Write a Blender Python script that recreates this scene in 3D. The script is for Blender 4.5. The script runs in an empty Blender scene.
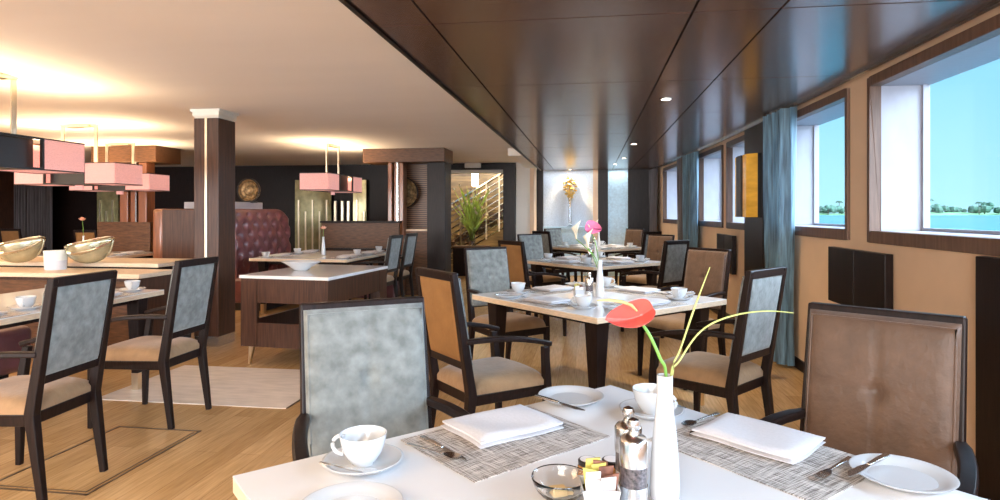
import bpy, bmesh, math, random
from mathutils import Vector, Matrix
random.seed(7)
PI = math.pi
SC = bpy.context.scene
COL = SC.collection
# ---------------------------------------------------------------- camera frame
F, CX, CY, EYE, PSI = 615.0, 500.0, 213.0, 1.35, math.radians(8.33)
cs, sn = math.cos(PSI), math.sin(PSI)
def room(lat, fwd): return (lat*cs-fwd*sn, lat*sn+fwd*cs)
def P(x, y, z):
    f = (EYE-z)*F/(y-CY); return room((x-CX)/F*f, f)
def XAT(x, Y):
    t = (x-CX)/F; return Y*(t*cs-sn)/(cs+t*sn)
def ZAT(x, y, Y):
    X = XAT(x, Y); f = -X*sn+Y*cs; return EYE-(y-CY)*f/F
def wx(Y): return 1.82-.0042*max(0, Y-3)**2

# ---------------------------------------------------------------- materials
def new_mat(name):
    m = bpy.data.materials.new(name); m.use_nodes = True
    nt = m.node_tree; b = nt.nodes['Principled BSDF']
    return m, nt, b
def coords(nt, scale=(1, 1, 1), rot=(0, 0, 0)):
    tc = nt.nodes.new('ShaderNodeTexCoord'); mp = nt.nodes.new('ShaderNodeMapping')
    nt.links.new(tc.outputs['Object'], mp.inputs[0])
    mp.inputs['Scale'].default_value = scale; mp.inputs['Rotation'].default_value = rot
    return mp
def ramp(nt, c0, c1, p0=.3, p1=.7):
    r = nt.nodes.new('ShaderNodeValToRGB')
    r.color_ramp.elements[0].color = (*c0, 1); r.color_ramp.elements[1].color = (*c1, 1)
    r.color_ramp.elements[0].position = p0; r.color_ramp.elements[1].position = p1
    return r
def mat(name, c, rough=.5, metal=0, var=.12, scale=8, stretch=(1, 1, 1), bump=0, spec=.5, bscale=None, coat=0, sheen=0, emit=0, ecol=None, trans=0, detail=4):
    m, nt, b = new_mat(name)
    b.inputs['Roughness'].default_value = rough; b.inputs['Metallic'].default_value = metal
    b.inputs['Specular IOR Level'].default_value = spec
    b.inputs['Coat Weight'].default_value = coat; b.inputs['Coat Roughness'].default_value = .12
    b.inputs['Sheen Weight'].default_value = sheen
    b.inputs['Transmission Weight'].default_value = trans
    mp = coords(nt, stretch)
    n = nt.nodes.new('ShaderNodeTexNoise'); n.inputs['Scale'].default_value = scale; n.inputs['Detail'].default_value = detail
    nt.links.new(mp.outputs[0], n.inputs['Vector'])
    lo = tuple(max(0, v*(1-var)) for v in c); hi = tuple(min(1, v*(1+var)) for v in c)
    r = ramp(nt, lo, hi); nt.links.new(n.outputs['Fac'], r.inputs[0]); nt.links.new(r.outputs[0], b.inputs['Base Color'])
    if bump:
        n2 = n
        if bscale:
            n2 = nt.nodes.new('ShaderNodeTexNoise'); n2.inputs['Scale'].default_value = bscale; nt.links.new(mp.outputs[0], n2.inputs['Vector'])
        bp = nt.nodes.new('ShaderNodeBump'); bp.inputs['Strength'].default_value = bump; bp.inputs['Distance'].default_value = .01
        nt.links.new(n2.outputs['Fac'], bp.inputs['Height']); nt.links.new(bp.outputs[0], b.inputs['Normal'])
    if emit:
        b.inputs['Emission Color'].default_value = (*(ecol or c), 1); b.inputs['Emission Strength'].default_value = emit
    return m
M = {}
M['dark'] = mat('dark_wood', (.013, .0065, .0055), .38, scale=6, stretch=(14, 14, 1), var=.45, spec=.22)
M['walnut'] = mat('walnut', (.105, .046, .020), .42, scale=5, stretch=(2, 14, 14), var=.4, spec=.35)
M['walnut_v'] = mat('walnut_upright', (.065, .027, .015), .34, scale=5, stretch=(14, 14, .8), var=.4, spec=.4)
M['frame'] = mat('window_frame_wood', (.15, .085, .058), .45, scale=5, stretch=(10, 10, 1), var=.25, spec=.35)
M['copper_wood'] = mat('reddish_wood', (.26, .095, .042), .3, scale=5, stretch=(14, 14, .6), var=.3, coat=.4)
M['suede'] = mat('suede', (.185, .196, .188), .85, scale=22, var=.28, bump=.25, bscale=60, sheen=.35, spec=.2, detail=8)  # shared chair fabric, tinted for cool window light
M['seat_suede'] = mat('seat_suede', (.31, .185, .095), .8, scale=9, var=.2, bump=.2, bscale=60, sheen=.3, spec=.25, detail=8)
M['suede_warm_shade'] = mat('suede_warm_shade', (.105, .058, .036), .5, scale=16, var=.2, bump=.25, bscale=50, sheen=.25, spec=.4, detail=8)  # same chair fabric, warm shade away from the windows painted in
M['suede_warm_lit'] = mat('suede_warm_lit', (.27, .135, .048), .7, scale=8, var=.14, bump=.15, bscale=60, spec=.3)  # same chair fabric with warm lamplight painted into its colour
M['purple_leather'] = mat('plum_leather', (.17, .060, .062), .33, scale=6, var=.2, bump=.1, coat=.2)
M['white_top'] = mat('white_laminate', (.80, .79, .80), .16, scale=3, var=.02, coat=.3)
M['edge'] = mat('oak_edge', (.70, .54, .38), .4, scale=6, stretch=(4, 4, 30), var=.12)
M['china'] = mat('white_china', (.60, .61, .63), .14, scale=2, var=.02, coat=.4)
M['linen'] = mat('white_linen', (.64, .63, .66), .9, scale=120, var=.03, bump=.12, spec=.15)
M['steel'] = mat('brushed_steel', (.62, .61, .60), .22, 1, scale=10, stretch=(1, 1, 20), var=.08)
M['brass_steel'] = mat('warm_steel', (.72, .62, .46), .28, 1, scale=8, stretch=(4, 4, 1), var=.08)
M['black'] = mat('black_lacquer', (.012, .009, .009), .4, scale=4, var=.2)
M['wall'] = mat('tan_wall', (.76, .53, .355), .8, scale=4, var=.04, bump=.05, bscale=90)
M['cream'] = mat('cream_paint', (.80, .74, .66), .8, scale=3, var=.02)
M['ceiling'] = mat('white_ceiling', (.80, .765, .74), .85, scale=1.2, stretch=(.5, 2, 1), var=.02)
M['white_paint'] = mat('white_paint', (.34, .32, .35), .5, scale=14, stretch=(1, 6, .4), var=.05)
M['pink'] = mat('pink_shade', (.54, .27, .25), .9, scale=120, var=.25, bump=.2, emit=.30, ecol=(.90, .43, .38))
M['curtain'] = mat('blue_curtain', (.13, .25, .33), .55, scale=5, stretch=(8, 8, .7), var=.45, sheen=.5)
def sheer(m, c, f):
    nt = m.node_tree; b = nt.nodes['Principled BSDF']; tr = nt.nodes.new('ShaderNodeBsdfTranslucent'); tr.inputs['Color'].default_value = (*c, 1)
    mx = nt.nodes.new('ShaderNodeMixShader'); mx.inputs[0].default_value = f; o = nt.nodes['Material Output']
    nt.links.new(b.outputs[0], mx.inputs[1]); nt.links.new(tr.outputs[0], mx.inputs[2]); nt.links.new(mx.outputs[0], o.inputs[0])
M['curtain'] = mat('blue_curtain', (.12, .22, .29), .5, scale=6, stretch=(9, 9, .5), var=.85, sheen=.5); sheer(M['curtain'], (.34, .52, .62), .25)  # strong streaks paint light and dark folds into the cloth colour
M['dark_curtain'] = mat('grey_curtain', (.10, .085, .09), .7, scale=4, stretch=(10, 10, .5), var=.4, sheen=.3)
M['amber'] = mat('amber_glass', (.50, .26, .03), .2, scale=3, stretch=(1, 1, 3), var=.4, emit=.16, ecol=(.9, .42, .04))
M['lamp_glow'] = mat('lamp_glow', (1, .9, .7), .5, emit=9, ecol=(1, .85, .6))
M['gold'] = mat('gold_leaf', (.55, .38, .14), .35, .8, scale=14, var=.5, bump=.5)
M['bronze'] = mat('antique_bronze', (.26, .17, .08), .5, .5, scale=22, var=.75, bump=.8)
M['lobby'] = mat('lobby_veneer', (.20, .13, .055), .4, scale=2, stretch=(1, 1, 8), var=.6)
M['silver_glass'] = mat('silvered_glass', (.60, .60, .56), .08, 1, scale=6, var=.15)
M['olive_glass'] = mat('olive_glass', (.36, .31, .15), .15, .3, scale=7, var=.25)
M['gold_bowl'] = mat('golden_glass', (.42, .38, .24), .14, .5, scale=8, var=.35, coat=.4)
M['bluepanel'] = mat('pale_blue_panel', (.58, .76, .86), .4, scale=25, stretch=(1, 1, 1), var=.12, bump=.1)
M['niche_paper'] = mat('woven_grey_paper', (.70, .76, .84), .6, scale=60, var=.18, bump=.3)
M['marble'] = mat('pale_marble', (.86, .76, .67), .22, scale=5, stretch=(1, 4, 1), var=.1)
M['frost'] = mat('frosted_white', (.75, .75, .70), .4, scale=3, var=.05)
M['green'] = mat('green_stem', (.16, .36, .05), .5, scale=10, var=.25)
M['palegreen'] = mat('pale_green', (.42, .46, .14), .5, scale=10, var=.25)
M['anthurium'] = mat('coral_spathe', (.85, .13, .11), .25, scale=10, var=.2, coat=.5)
M['pinkflower'] = mat('pink_flower', (.85, .17, .32), .4, scale=10, var=.2)
M['peach'] = mat('peach_flower', (.85, .42, .30), .5, scale=10, var=.2)
M['cream_flower'] = mat('cream_flower', (.80, .70, .52), .5, scale=10, var=.1)
M['spadix'] = mat('yellow_spadix', (.50, .40, .17), .6, scale=60, var=.15)
M['jam'] = mat('amber_jam', (.40, .16, .03), .2, scale=10, var=.3, coat=.6)
M['pepper'] = mat('peppercorns', (.08, .065, .07), .35, scale=160, var=.9, coat=.6)
M['salt'] = mat('salt_crystals', (.75, .73, .72), .35, scale=160, var=.3, coat=.6)
M['butter'] = mat('butter', (.80, .58, .28), .5, scale=5, var=.05)
M['sachet_brown'] = mat('brown_sachet', (.22, .09, .06), .5, scale=60, var=.5)
M['sachet_yellow'] = mat('olive_sachet', (.55, .48, .12), .5, scale=60, var=.3)
M['sachet_white'] = mat('white_sachet', (.80, .78, .80), .5, scale=60, var=.05)
M['kerb'] = mat('metal_strip', (.20, .14, .09), .3, .7, scale=5)
M['bark'] = mat('bark', (.05, .04, .02), .9)
M['leaf'] = mat('far_foliage', (.045, .11, .07), .9, scale=.4, var=.4)
M['bank'] = mat('grassy_bank', (.10, .22, .09), .95, scale=.05, var=.35)
M['leafy'] = mat('fern_green', (.42, .55, .10), .5, scale=12, var=.35)
def glass_mat(name, c, rough=.02):
    m, nt, b = new_mat(name)
    b.inputs['Base Color'].default_value = (*c, 1); b.inputs['Transmission Weight'].default_value = 1
    b.inputs['Roughness'].default_value = rough; b.inputs['IOR'].default_value = 1.45
    n = nt.nodes.new('ShaderNodeTexNoise'); n.inputs['Scale'].default_value = 3
    bp = nt.nodes.new('ShaderNodeBump'); bp.inputs['Strength'].default_value = .02
    nt.links.new(n.outputs['Fac'], bp.inputs['Height']); nt.links.new(bp.outputs[0], b.inputs['Normal'])
    return m
M['glass'] = glass_mat('clear_glass', (.97, .98, .98))
def pane_mat():
    m = bpy.data.materials.new('window_glass'); m.use_nodes = True; nt = m.node_tree; nt.nodes.clear()
    o = nt.nodes.new('ShaderNodeOutputMaterial'); t = nt.nodes.new('ShaderNodeBsdfTransparent'); g = nt.nodes.new('ShaderNodeBsdfGlossy')
    g.inputs['Roughness'].default_value = .03; t.inputs['Color'].default_value = (.97, .985, 1, 1)
    mx = nt.nodes.new('ShaderNodeMixShader'); pass
    mx.inputs[0].default_value = .035; nt.links.new(t.outputs[0], mx.inputs[1]); nt.links.new(g.outputs[0], mx.inputs[2])
    nt.links.new(mx.outputs[0], o.inputs[0]); return m
M['pane'] = pane_mat()
def ceil_wood():
    m, nt, b = new_mat('dark_ceiling_veneer')
    mp = coords(nt, (1.2, 60, 1)); n = nt.nodes.new('ShaderNodeTexNoise'); n.inputs['Scale'].default_value = 3; n.inputs['Detail'].default_value = 6
    nt.links.new(mp.outputs[0], n.inputs['Vector'])
    r = ramp(nt, (.060, .035, .027), (.135, .082, .066)); nt.links.new(n.outputs['Fac'], r.inputs[0]); nt.links.new(r.outputs[0], b.inputs['Base Color'])
    b.inputs['Roughness'].default_value = .26; b.inputs['Coat Weight'].default_value = .28; b.inputs['Coat Roughness'].default_value = .14
    bp = nt.nodes.new('ShaderNodeBump'); bp.inputs['Strength'].default_value = .10; bp.inputs['Distance'].default_value = .004
    nt.links.new(n.outputs['Fac'], bp.inputs['Height']); nt.links.new(bp.outputs[0], b.inputs['Normal'])
    return m
M['ceil_wood'] = ceil_wood()
def floor_mat():
    m, nt, b = new_mat('oak_planks')
    mp = coords(nt, (1, 1, 1), (0, 0, PI/2))
    br = nt.nodes.new('ShaderNodeTexBrick'); nt.links.new(mp.outputs[0], br.inputs['Vector'])
    br.inputs['Color1'].default_value = (.55, .335, .15, 1); br.inputs['Color2'].default_value = (.70, .455, .225, 1); br.inputs['Mortar'].default_value = (.40, .23, .11, 1)
    br.inputs['Scale'].default_value = 1; br.inputs['Mortar Size'].default_value = .0015; br.inputs['Brick Width'].default_value = 1.6; br.inputs['Row Height'].default_value = .13; br.offset = .37
    mp2 = coords(nt, (22, 1.6, 1)); n = nt.nodes.new('ShaderNodeTexNoise'); n.inputs['Scale'].default_value = 3; n.inputs['Detail'].default_value = 8
    nt.links.new(mp2.outputs[0], n.inputs['Vector'])
    r = ramp(nt, (.72, .70, .66), (1.0, 1.0, 1.0)); nt.links.new(n.outputs['Fac'], r.inputs[0])
    mx = nt.nodes.new('ShaderNodeMix'); mx.data_type = 'RGBA'; mx.blend_type = 'MULTIPLY'; mx.inputs[0].default_value = 1
    nt.links.new(br.outputs['Color'], mx.inputs[6]); nt.links.new(r.outputs[0], mx.inputs[7]); nt.links.new(mx.outputs[2], b.inputs['Base Color'])
    b.inputs['Roughness'].default_value = .27; return m
M['floor'] = floor_mat()
def mat_weave():
    m, nt, b = new_mat('woven_placemat')
    mp = coords(nt, (1, 1, 1))
    def noise(sc):
        q = coords(nt, sc); n = nt.nodes.new('ShaderNodeTexNoise'); n.inputs['Scale'].default_value = 1; n.inputs['Detail'].default_value = 2
        nt.links.new(q.outputs[0], n.inputs['Vector']); return n
    a, c = noise((420, 14, 1)), noise((14, 420, 1))
    ad = nt.nodes.new('ShaderNodeMath'); ad.operation = 'ADD'; nt.links.new(a.outputs['Fac'], ad.inputs[0]); nt.links.new(c.outputs['Fac'], ad.inputs[1])
    r = ramp(nt, (.16, .135, .12), (.66, .61, .57), .80, .98)
    mm = nt.nodes.new('ShaderNodeMath'); mm.operation = 'MULTIPLY'; mm.inputs[1].default_value = .9; nt.links.new(ad.outputs[0], mm.inputs[0])
    nt.links.new(mm.outputs[0], r.inputs[0]); nt.links.new(r.outputs[0], b.inputs['Base Color']); b.inputs['Roughness'].default_value = .7
    return m
M['weave'] = mat_weave()
def striped_wood():
    m, nt, b = new_mat('striped_veneer')
    mp = coords(nt, (1, 1, 1)); w = nt.nodes.new('ShaderNodeTexWave'); w.bands_direction = 'Z'; w.inputs['Scale'].default_value = 9; w.inputs['Distortion'].default_value = 1.5
    nt.links.new(mp.outputs[0], w.inputs['Vector']); r = ramp(nt, (.05, .022, .01), (.22, .10, .04), .2, .9); nt.links.new(w.outputs['Fac'], r.inputs[0]); nt.links.new(r.outputs[0], b.inputs['Base Color'])
    b.inputs['Roughness'].default_value = .4; return m
M['striped'] = striped_wood()
def water_mat():
    m, nt, b = new_mat('river_water')
    b.inputs['Roughness'].default_value = .25
    mp = coords(nt, (.06, .02, 1)); n = nt.nodes.new('ShaderNodeTexNoise'); n.inputs['Scale'].default_value = 1.5; n.inputs['Detail'].default_value = 6
    nt.links.new(mp.outputs[0], n.inputs['Vector']); r = ramp(nt, (.008, .085, .12), (.03, .19, .24)); nt.links.new(n.outputs['Fac'], r.inputs[0]); nt.links.new(r.outputs[0], b.inputs['Base Color'])
    bp = nt.nodes.new('ShaderNodeBump'); bp.inputs['Strength'].default_value = .6; nt.links.new(n.outputs['Fac'], bp.inputs['Height']); nt.links.new(bp.outputs[0], b.inputs['Normal'])
    return m
M['water'] = water_mat()

# ---------------------------------------------------------------- mesh builder
class MB:
    def __init__(s): s.v = []; s.f = []
    def add(s, v, f):
        o = len(s.v); s.v += [tuple(p) for p in v]; s.f += [tuple(i+o for i in q) for q in f]; return s
    def hexa(s, p):  # 4 bottom ccw, 4 top ccw
        return s.add(p, [(3, 2, 1, 0), (4, 5, 6, 7), (0, 1, 5, 4), (1, 2, 6, 5), (2, 3, 7, 6), (3, 0, 4, 7)])
    def box(s, x0, x1, y0, y1, z0, z1, rz=0, piv=(0, 0)):
        p = [(x0, y0, z0), (x1, y0, z0), (x1, y1, z0), (x0, y1, z0), (x0, y0, z1), (x1, y0, z1), (x1, y1, z1), (x0, y1, z1)]
        if rz:
            c, d = math.cos(rz), math.sin(rz); p = [(piv[0]+(a-piv[0])*c-(b-piv[1])*d, piv[1]+(a-piv[0])*d+(b-piv[1])*c, z) for a, b, z in p]
        return s.hexa(p)
    def taper(s, c0, w0, d0, c1, w1, d1):
        (x, y, z), (X, Y, Z) = c0, c1
        return s.hexa([(x-w0/2, y-d0/2, z), (x+w0/2, y-d0/2, z), (x+w0/2, y+d0/2, z), (x-w0/2, y+d0/2, z), (X-w1/2, Y-d1/2, Z), (X+w1/2, Y-d1/2, Z), (X+w1/2, Y+d1/2, Z), (X-w1/2, Y+d1/2, Z)])
    def lathe(s, prof, c=(0, 0, 0), n=28, sx=1, sy=1):
        vs = []; fs = []; k = len(prof)
        for r, z in prof:
            for i in range(n):
                a = 2*PI*i/n; vs.append((c[0]+max(r, 1e-4)*math.cos(a)*sx, c[1]+max(r, 1e-4)*math.sin(a)*sy, c[2]+z))
        for j in range(k-1):
            for i in range(n):
                a, b = j*n+i, j*n+(i+1) % n; fs.append((a, b, b+n, a+n))
        if prof[0][0] > 2e-4: fs.append(tuple(reversed(range(n))))
        if prof[-1][0] > 2e-4: fs.append(tuple((k-1)*n+i for i in range(n)))
        return s.add(vs, fs)
    def tube(s, path, r, n=8):
        path = [Vector(p) for p in path]; k = len(path); rs = r if isinstance(r, (list, tuple)) else [r]*k
        vs = []; fs = []; up = Vector((0, 0, 1))
        for i, p in enumerate(path):
            d = (path[min(i+1, k-1)]-path[max(i-1, 0)]).normalized()
            u = d.cross(up if abs(d.z) < .95 else Vector((1, 0, 0))).normalized(); w = d.cross(u)
            for j in range(n):
                a = 2*PI*j/n; vs.append(p+(u*math.cos(a)+w*math.sin(a))*rs[i])
        for i in range(k-1):
            for j in range(n):
                a, b = i*n+j, i*n+(j+1) % n; fs.append((a, b, b+n, a+n))
        fs.append(tuple(reversed(range(n)))); fs.append(tuple((k-1)*n+j for j in range(n)))
        return s.add(vs, fs)
    def strap(s, path, w, h, side=None):  # rectangular sweep, w sideways, h along up
        path = [Vector(p) for p in path]; k = len(path); vs = []; fs = []
        ws = w if isinstance(w, (list, tuple)) else [w]*k; hs = h if isinstance(h, (list, tuple)) else [h]*k
        for i, p in enumerate(path):
            d = (path[min(i+1, k-1)]-path[max(i-1, 0)]).normalized()
            u = Vector(side).normalized() if side else d.cross(Vector((0, 0, 1))).normalized(); v = u.cross(d).normalized()
            for a, b in ((-1, -1), (1, -1), (1, 1), (-1, 1)): vs.append(p+u*a*ws[i]/2+v*b*hs[i]/2)
        for i in range(k-1):
            for j in range(4):
                a, b = i*4+j, i*4+(j+1) % 4; fs.append((a, b, b+4, a+4))
        fs.append((3, 2, 1, 0)); fs.append(tuple((k-1)*4+j for j in range(4)))
        return s.add(vs, fs)
    def slab(s, fn_top, fn_bot, nu, nv):  # closed sheet from two functions on [0,1]^2
        vs = []; fs = []
        for fn in (fn_top, fn_bot):
            for i in range(nu+1):
                for j in range(nv+1): vs.append(fn(i/nu, j/nv))
        o = (nu+1)*(nv+1); g = lambda i, j: i*(nv+1)+j
        for i in range(nu):
            for j in range(nv):
                fs.append((g(i, j), g(i+1, j), g(i+1, j+1), g(i, j+1))); fs.append((o+g(i, j+1), o+g(i+1, j+1), o+g(i+1, j), o+g(i, j)))
        for i in range(nu):
            fs.append((g(i, 0), o+g(i, 0), o+g(i+1, 0), g(i+1, 0))); fs.append((g(i+1, nv), o+g(i+1, nv), o+g(i, nv), g(i, nv)))
        for j in range(nv):
            fs.append((g(0, j+1), o+g(0, j+1), o+g(0, j), g(0, j))); fs.append((g(nu, j), o+g(nu, j), o+g(nu, j+1), g(nu, j+1)))
        return s.add(vs, fs)
    def build(s, name, m, parent=None, smooth=True, bevel=0, loc=None, rz=0, ang=35, seg=2):
        me = bpy.data.meshes.new(name); me.from_pydata(s.v, [], s.f)
        bm = bmesh.new(); bm.from_mesh(me); bmesh.ops.remove_doubles(bm, verts=bm.verts, dist=1e-5); bmesh.ops.recalc_face_normals(bm, faces=bm.faces); bm.to_mesh(me); bm.free()
        if smooth:
            for p in me.polygons: p.use_smooth = True
            me.set_sharp_from_angle(angle=math.radians(ang))
        me.materials.append(M[m] if isinstance(m, str) else m)
        o = bpy.data.objects.new(name, me); COL.objects.link(o)
        if parent: o.parent = parent
        if loc: o.location = loc
        o.rotation_euler.z = rz
        if bevel:
            b = o.modifiers.new('bevel', 'BEVEL'); b.width = bevel; b.segments = seg; b.limit_method = 'ANGLE'; b.angle_limit = math.radians(40)
        return o
def tag(o, label, cat, group=None, kind=None):
    o['label'] = label
    if cat: o['category'] = cat
    if group: o['group'] = group
    if kind: o['kind'] = kind
    return o
def thing(name, label, cat, loc=(0, 0, 0), rz=0, group=None):
    o = bpy.data.objects.new(name, None); COL.objects.link(o); o.empty_display_size = .1
    o.location = loc; o.rotation_euler.z = rz; return tag(o, label, cat, group)
def struct(o): o['kind'] = 'structure'; return o
def copy_tree(o, parent=None):
    c = o.copy(); COL.objects.link(c)
    if parent: c.parent = parent
    for ch in [q for q in bpy.data.objects if q.parent == o]: copy_tree(ch, c)
    return c
USED = set()
def inst(proto, loc, rz, label, group=None):
    o = proto if proto.name not in USED else copy_tree(proto)
    USED.add(proto.name)
    o.location = loc; o.rotation_euler.z = rz; o['label'] = label
    if group: o['group'] = group
    return o

# ================================================================ SHELL
YB, YF, XL = 12.75, -3.4, -13.0
ZS, ZC = 2.28, 2.40
b = MB(); b.box(XL, 2.2, YF, 20, -.12, 0)
struct(b.build('floor', 'floor', smooth=False))
# marble inlay and metal frames let into the boards
b = MB(); b.box(-3.55, -2.07, 3.98, 4.98, .0, .004)
struct(b.build('trim_1', 'marble', smooth=False))
b = MB()
for (x0, x1, y0, y1) in ((-2.95, -2.38, 2.62, 3.50),):
    t = .012
    b.box(x0, x1, y0, y0+t, 0, .003); b.box(x0, x1, y1-t, y1, 0, .003); b.box(x0, x0+t, y0, y1, 0, .003); b.box(x1-t, x1, y0, y1, 0, .003)
    b.box(x0+.05, x1-.03, y0+.03, y0+.036, 0, .003); b.box(x1-.035, x1-.029, y0+.03, y1-.03, 0, .003)
b.box(-2.075, -2.065, 3.98, 4.98, 0, .006)
struct(b.build('trim_2', 'kerb', smooth=False))
# ceilings
b = MB(); b.box(XL, -1.06, YF, YB+.1, ZC, ZC+.1)
struct(b.build('ceiling', 'ceiling', smooth=False))
b = MB()
xs = [-1.05, -.77, .47, .86]; ys = [YF]+[2.95-1.45*k for k in (3, 2, 1)]+[2.95, 4.45, 5.9, 7.32, 8.75, 10.2, 11.6, 13.45]; g = .006
for i in range(len(ys)-1):
    y0, y1 = ys[i]+g, ys[i+1]-g
    for j in range(3): b.box(xs[j]+g, xs[j+1]-g, y0, y1, ZS, ZS+.03)
    n = 4
    for k in range(n):
        a0, a1 = y0+(y1-y0)*k/n, y0+(y1-y0)*(k+1)/n
        b.hexa([(xs[3]+g, a0, ZS), (wx(a0)-.03, a0, ZS), (wx(a1)-.03, a1, ZS), (xs[3]+g, a1, ZS), (xs[3]+g, a0, ZS+.03), (wx(a0)-.03, a0, ZS+.03), (wx(a1)-.03, a1, ZS+.03), (xs[3]+g, a1, ZS+.03)])
struct(b.build('ceiling.001', 'ceil_wood', smooth=False))
b = MB(); b.box(-1.06, 2.3, YF, 13.6, ZS+.031, ZC+.1); b.box(-1.075, -1.05, YF, 13.4, ZS-.012, ZC)
struct(b.build('trim_3', 'dark', smooth=False))
b = MB(); b.box(-1.32, -1.08, 9.9, YB, ZS+.0, ZC-.001)
struct(b.build('trim_4', 'cream', smooth=False))
# right wall: piers, strip over and under the openings
WIN = [(-2.7, -.75), (-.4, 1.75), (2.2, 4.32), (4.64, 6.15), (7.0, 8.05), (8.27, 9.6), (10.62, 12.47)]
ZW0, ZW1 = 1.19, 2.21
def wallseg(b, y0, y1, z0, z1, t=.08, n=3):
    for k in range(n):
        a, c = y0+(y1-y0)*k/n, y0+(y1-y0)*(k+1)/n
        b.hexa([(wx(a), a, z0), (wx(a)+t, a, z0), (wx(c)+t, c, z0), (wx(c), c, z0), (wx(a), a, z1), (wx(a)+t, a, z1), (wx(c)+t, c, z1), (wx(c), c, z1)])
b = MB()
wallseg(b, YF, 13.5, 0, ZW0, n=20); wallseg(b, YF, 13.5, ZW1, ZC, n=20)
e = YF
for (a, c) in WIN: wallseg(b, e, a, ZW0, ZW1, n=2); e = c
wallseg(b, e, 13.5, ZW0, ZW1, n=2)
struct(b.build('wall_right', 'wall', smooth=False))
REV = .34
for i, (a, c) in enumerate(WIN):
    xa, xc = wx(a), wx(c); q = .028
    b = MB()  # brown frame on the inner face
    for (p0, p1, z0, z1) in ((a-.01, a+q, ZW0-.03, ZW1+.02), (c-q, c+.01, ZW0-.03, ZW1+.02), (a+q, c-q, ZW0-.03, ZW0+.045), (a+q, c-q, ZW1-.04, ZW1+.02)):
        x0, x1 = wx(p0), wx(p1)
        b.hexa([(x0-.022, p0, z0), (x0+.05, p0, z0), (x1+.05, p1, z0), (x1-.022, p1, z0), (x0-.022, p0, z1), (x0+.05, p0, z1), (x1+.05, p1, z1), (x1-.022, p1, z1)])
    fr = struct(b.build('window_%d' % (i+1), 'frame' if i < 4 else 'walnut_v', smooth=False, bevel=.004))
    b = MB(); z0, z1 = ZW0+.045, ZW1-.04
    def rbox(p0, p1, u0, u1, z0, z1):
        x0, x1 = wx(p0), wx(p1)
        b.hexa([(x0+u0, p0, z0), (x0+u1, p0, z0), (x1+u1, p1, z0), (x1+u0, p1, z0), (x0+u0, p0, z1), (x0+u1, p0, z1), (x1+u1, p1, z1), (x1+u0, p1, z1)])
    rbox(a-.05, a+q, .05, REV, z0-.03, z1+.03); rbox(c-q, c+.05, .05, REV, z0-.03, z1+.03); rbox(a+q, c-q, .05, REV, z0-.03, z0); rbox(a+q, c-q, .05, REV, z1, z1+.03)
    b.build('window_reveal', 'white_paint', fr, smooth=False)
    b = MB(); rbox(a-.02, c+.02, REV-.02, REV-.012, z0-.02, z1+.02); b.build('pane', 'pane', fr, smooth=False)
    b = MB(); rbox(a+q, c-q, REV-.05, REV-.02, z0, z0+.02); rbox(a+q, a+q+.02, REV-.05, REV-.02, z0, z1); rbox(c-q-.02, c-q, REV-.05, REV-.02, z0, z1); b.build('glazing_bar', 'white_paint', fr, smooth=False)
    if i == 6:
        b = MB(); rbox(10.95, 11.12, REV-.1, REV-.05, z0, z1); b.build('dark_mullion', 'black', fr, smooth=False)
# outer skin of the ship above and below the openings blocks stray light
b = MB()
for (z0, z1) in ((-.2, ZW0), (ZW1, 2.6)): b.box(2.17, 2.2, YF, 8, z0, z1)
struct(b.build('wall_outer', 'white_paint', smooth=False))
b = MB(); b.box(XL-.1, 2.2, YF-.1, YF, 0, .25); b.box(XL-.1, 2.2, YF-.1, YF, 2.3, 2.5)
for k in range(8): x = XL+k*(2.2-XL)/7; b.box(x-.12, x+.12, YF-.1, YF, .25, 2.3)  # openings between the piers added to let frontal fill light in
struct(b.build('wall_front', 'cream', smooth=False))
b = MB(); b.box(XL-.1, XL, YF, 20, 0, 2.5); struct(b.build('wall_left', 'walnut_v', smooth=False))
# back wall of the white-ceiling zone with the opening to the stair lobby
xd0, xd1 = XAT(442, YB), XAT(504, YB); zd = ZAT(470, 170, YB)
b = MB()
b.box(XL, xd0, YB, YB+.1, 0, ZC); b.box(xd0, xd1, YB, YB+.1, zd, ZC); b.box(xd1, XAT(516, YB), YB-.02, YB+.1, 0, ZC)
struct(b.build('wall_back', 'dark', smooth=False))
b = MB(); q = XAT(434, YB-.15); b.box(q, xd0, YB-.15, YB, 0, ZC-.04); b.box(q, xd1+.25, YB-.15, YB, zd, ZC-.05)
b.box(xd1, xd1+.25, YB-.15, YB, 0, zd)
struct(b.build('door_1', 'dark', smooth=False, bevel=.006))
b = MB(); b.box(xd0, xd1, YB+.0, YB+.3, zd-.06, zd)
struct(b.build('trim_5', 'cream', smooth=False))
b = MB(); b.box(XAT(516, YB), XAT(530, YB), YB, YB+.1, 0, ZC)
struct(b.build('wall_back.001', 'cream', smooth=False))
YR = 13.35
b = MB(); b.box(XAT(530, YB), XAT(534, YB), YB-.02, YR+.1, 0, ZC)
struct(b.build('wall_back.002', 'wall', smooth=False))
b = MB(); b.box(XAT(533, YR)-.3, 1.6, YR+.25, YR+.35, 0, ZC)
struct(b.build('wall_back.003', 'dark', smooth=False))
def yp(name, x0, x1, z0, z1, m, Y=YR, t=.25, bev=0):
    b = MB(); b.box(XAT(x0, Y), XAT(x1, Y), Y, Y+t, z0, z1); return b.build(name, m, smooth=False, bevel=bev)
struct(yp('trim_6', 533, 543, 0, ZS, 'dark')); struct(yp('trim_7', 598, 608, 0, ZS, 'dark')); struct(yp('trim_8', 628, 640, 0, ZS, 'dark', t=.2))
struct(yp('trim_9', 593, 598, 0, ZS, 'wall')); struct(yp('wall_niche', 543, 593, ZAT(570, 227, YR), ZS, 'niche_paper', Y=YR+.12, t=.1))
struct(yp('trim_10', 543, 594, ZAT(570, 229, YR), ZAT(570, 226.5, YR), 'bluepanel', Y=YR-.12, t=.36))
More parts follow.
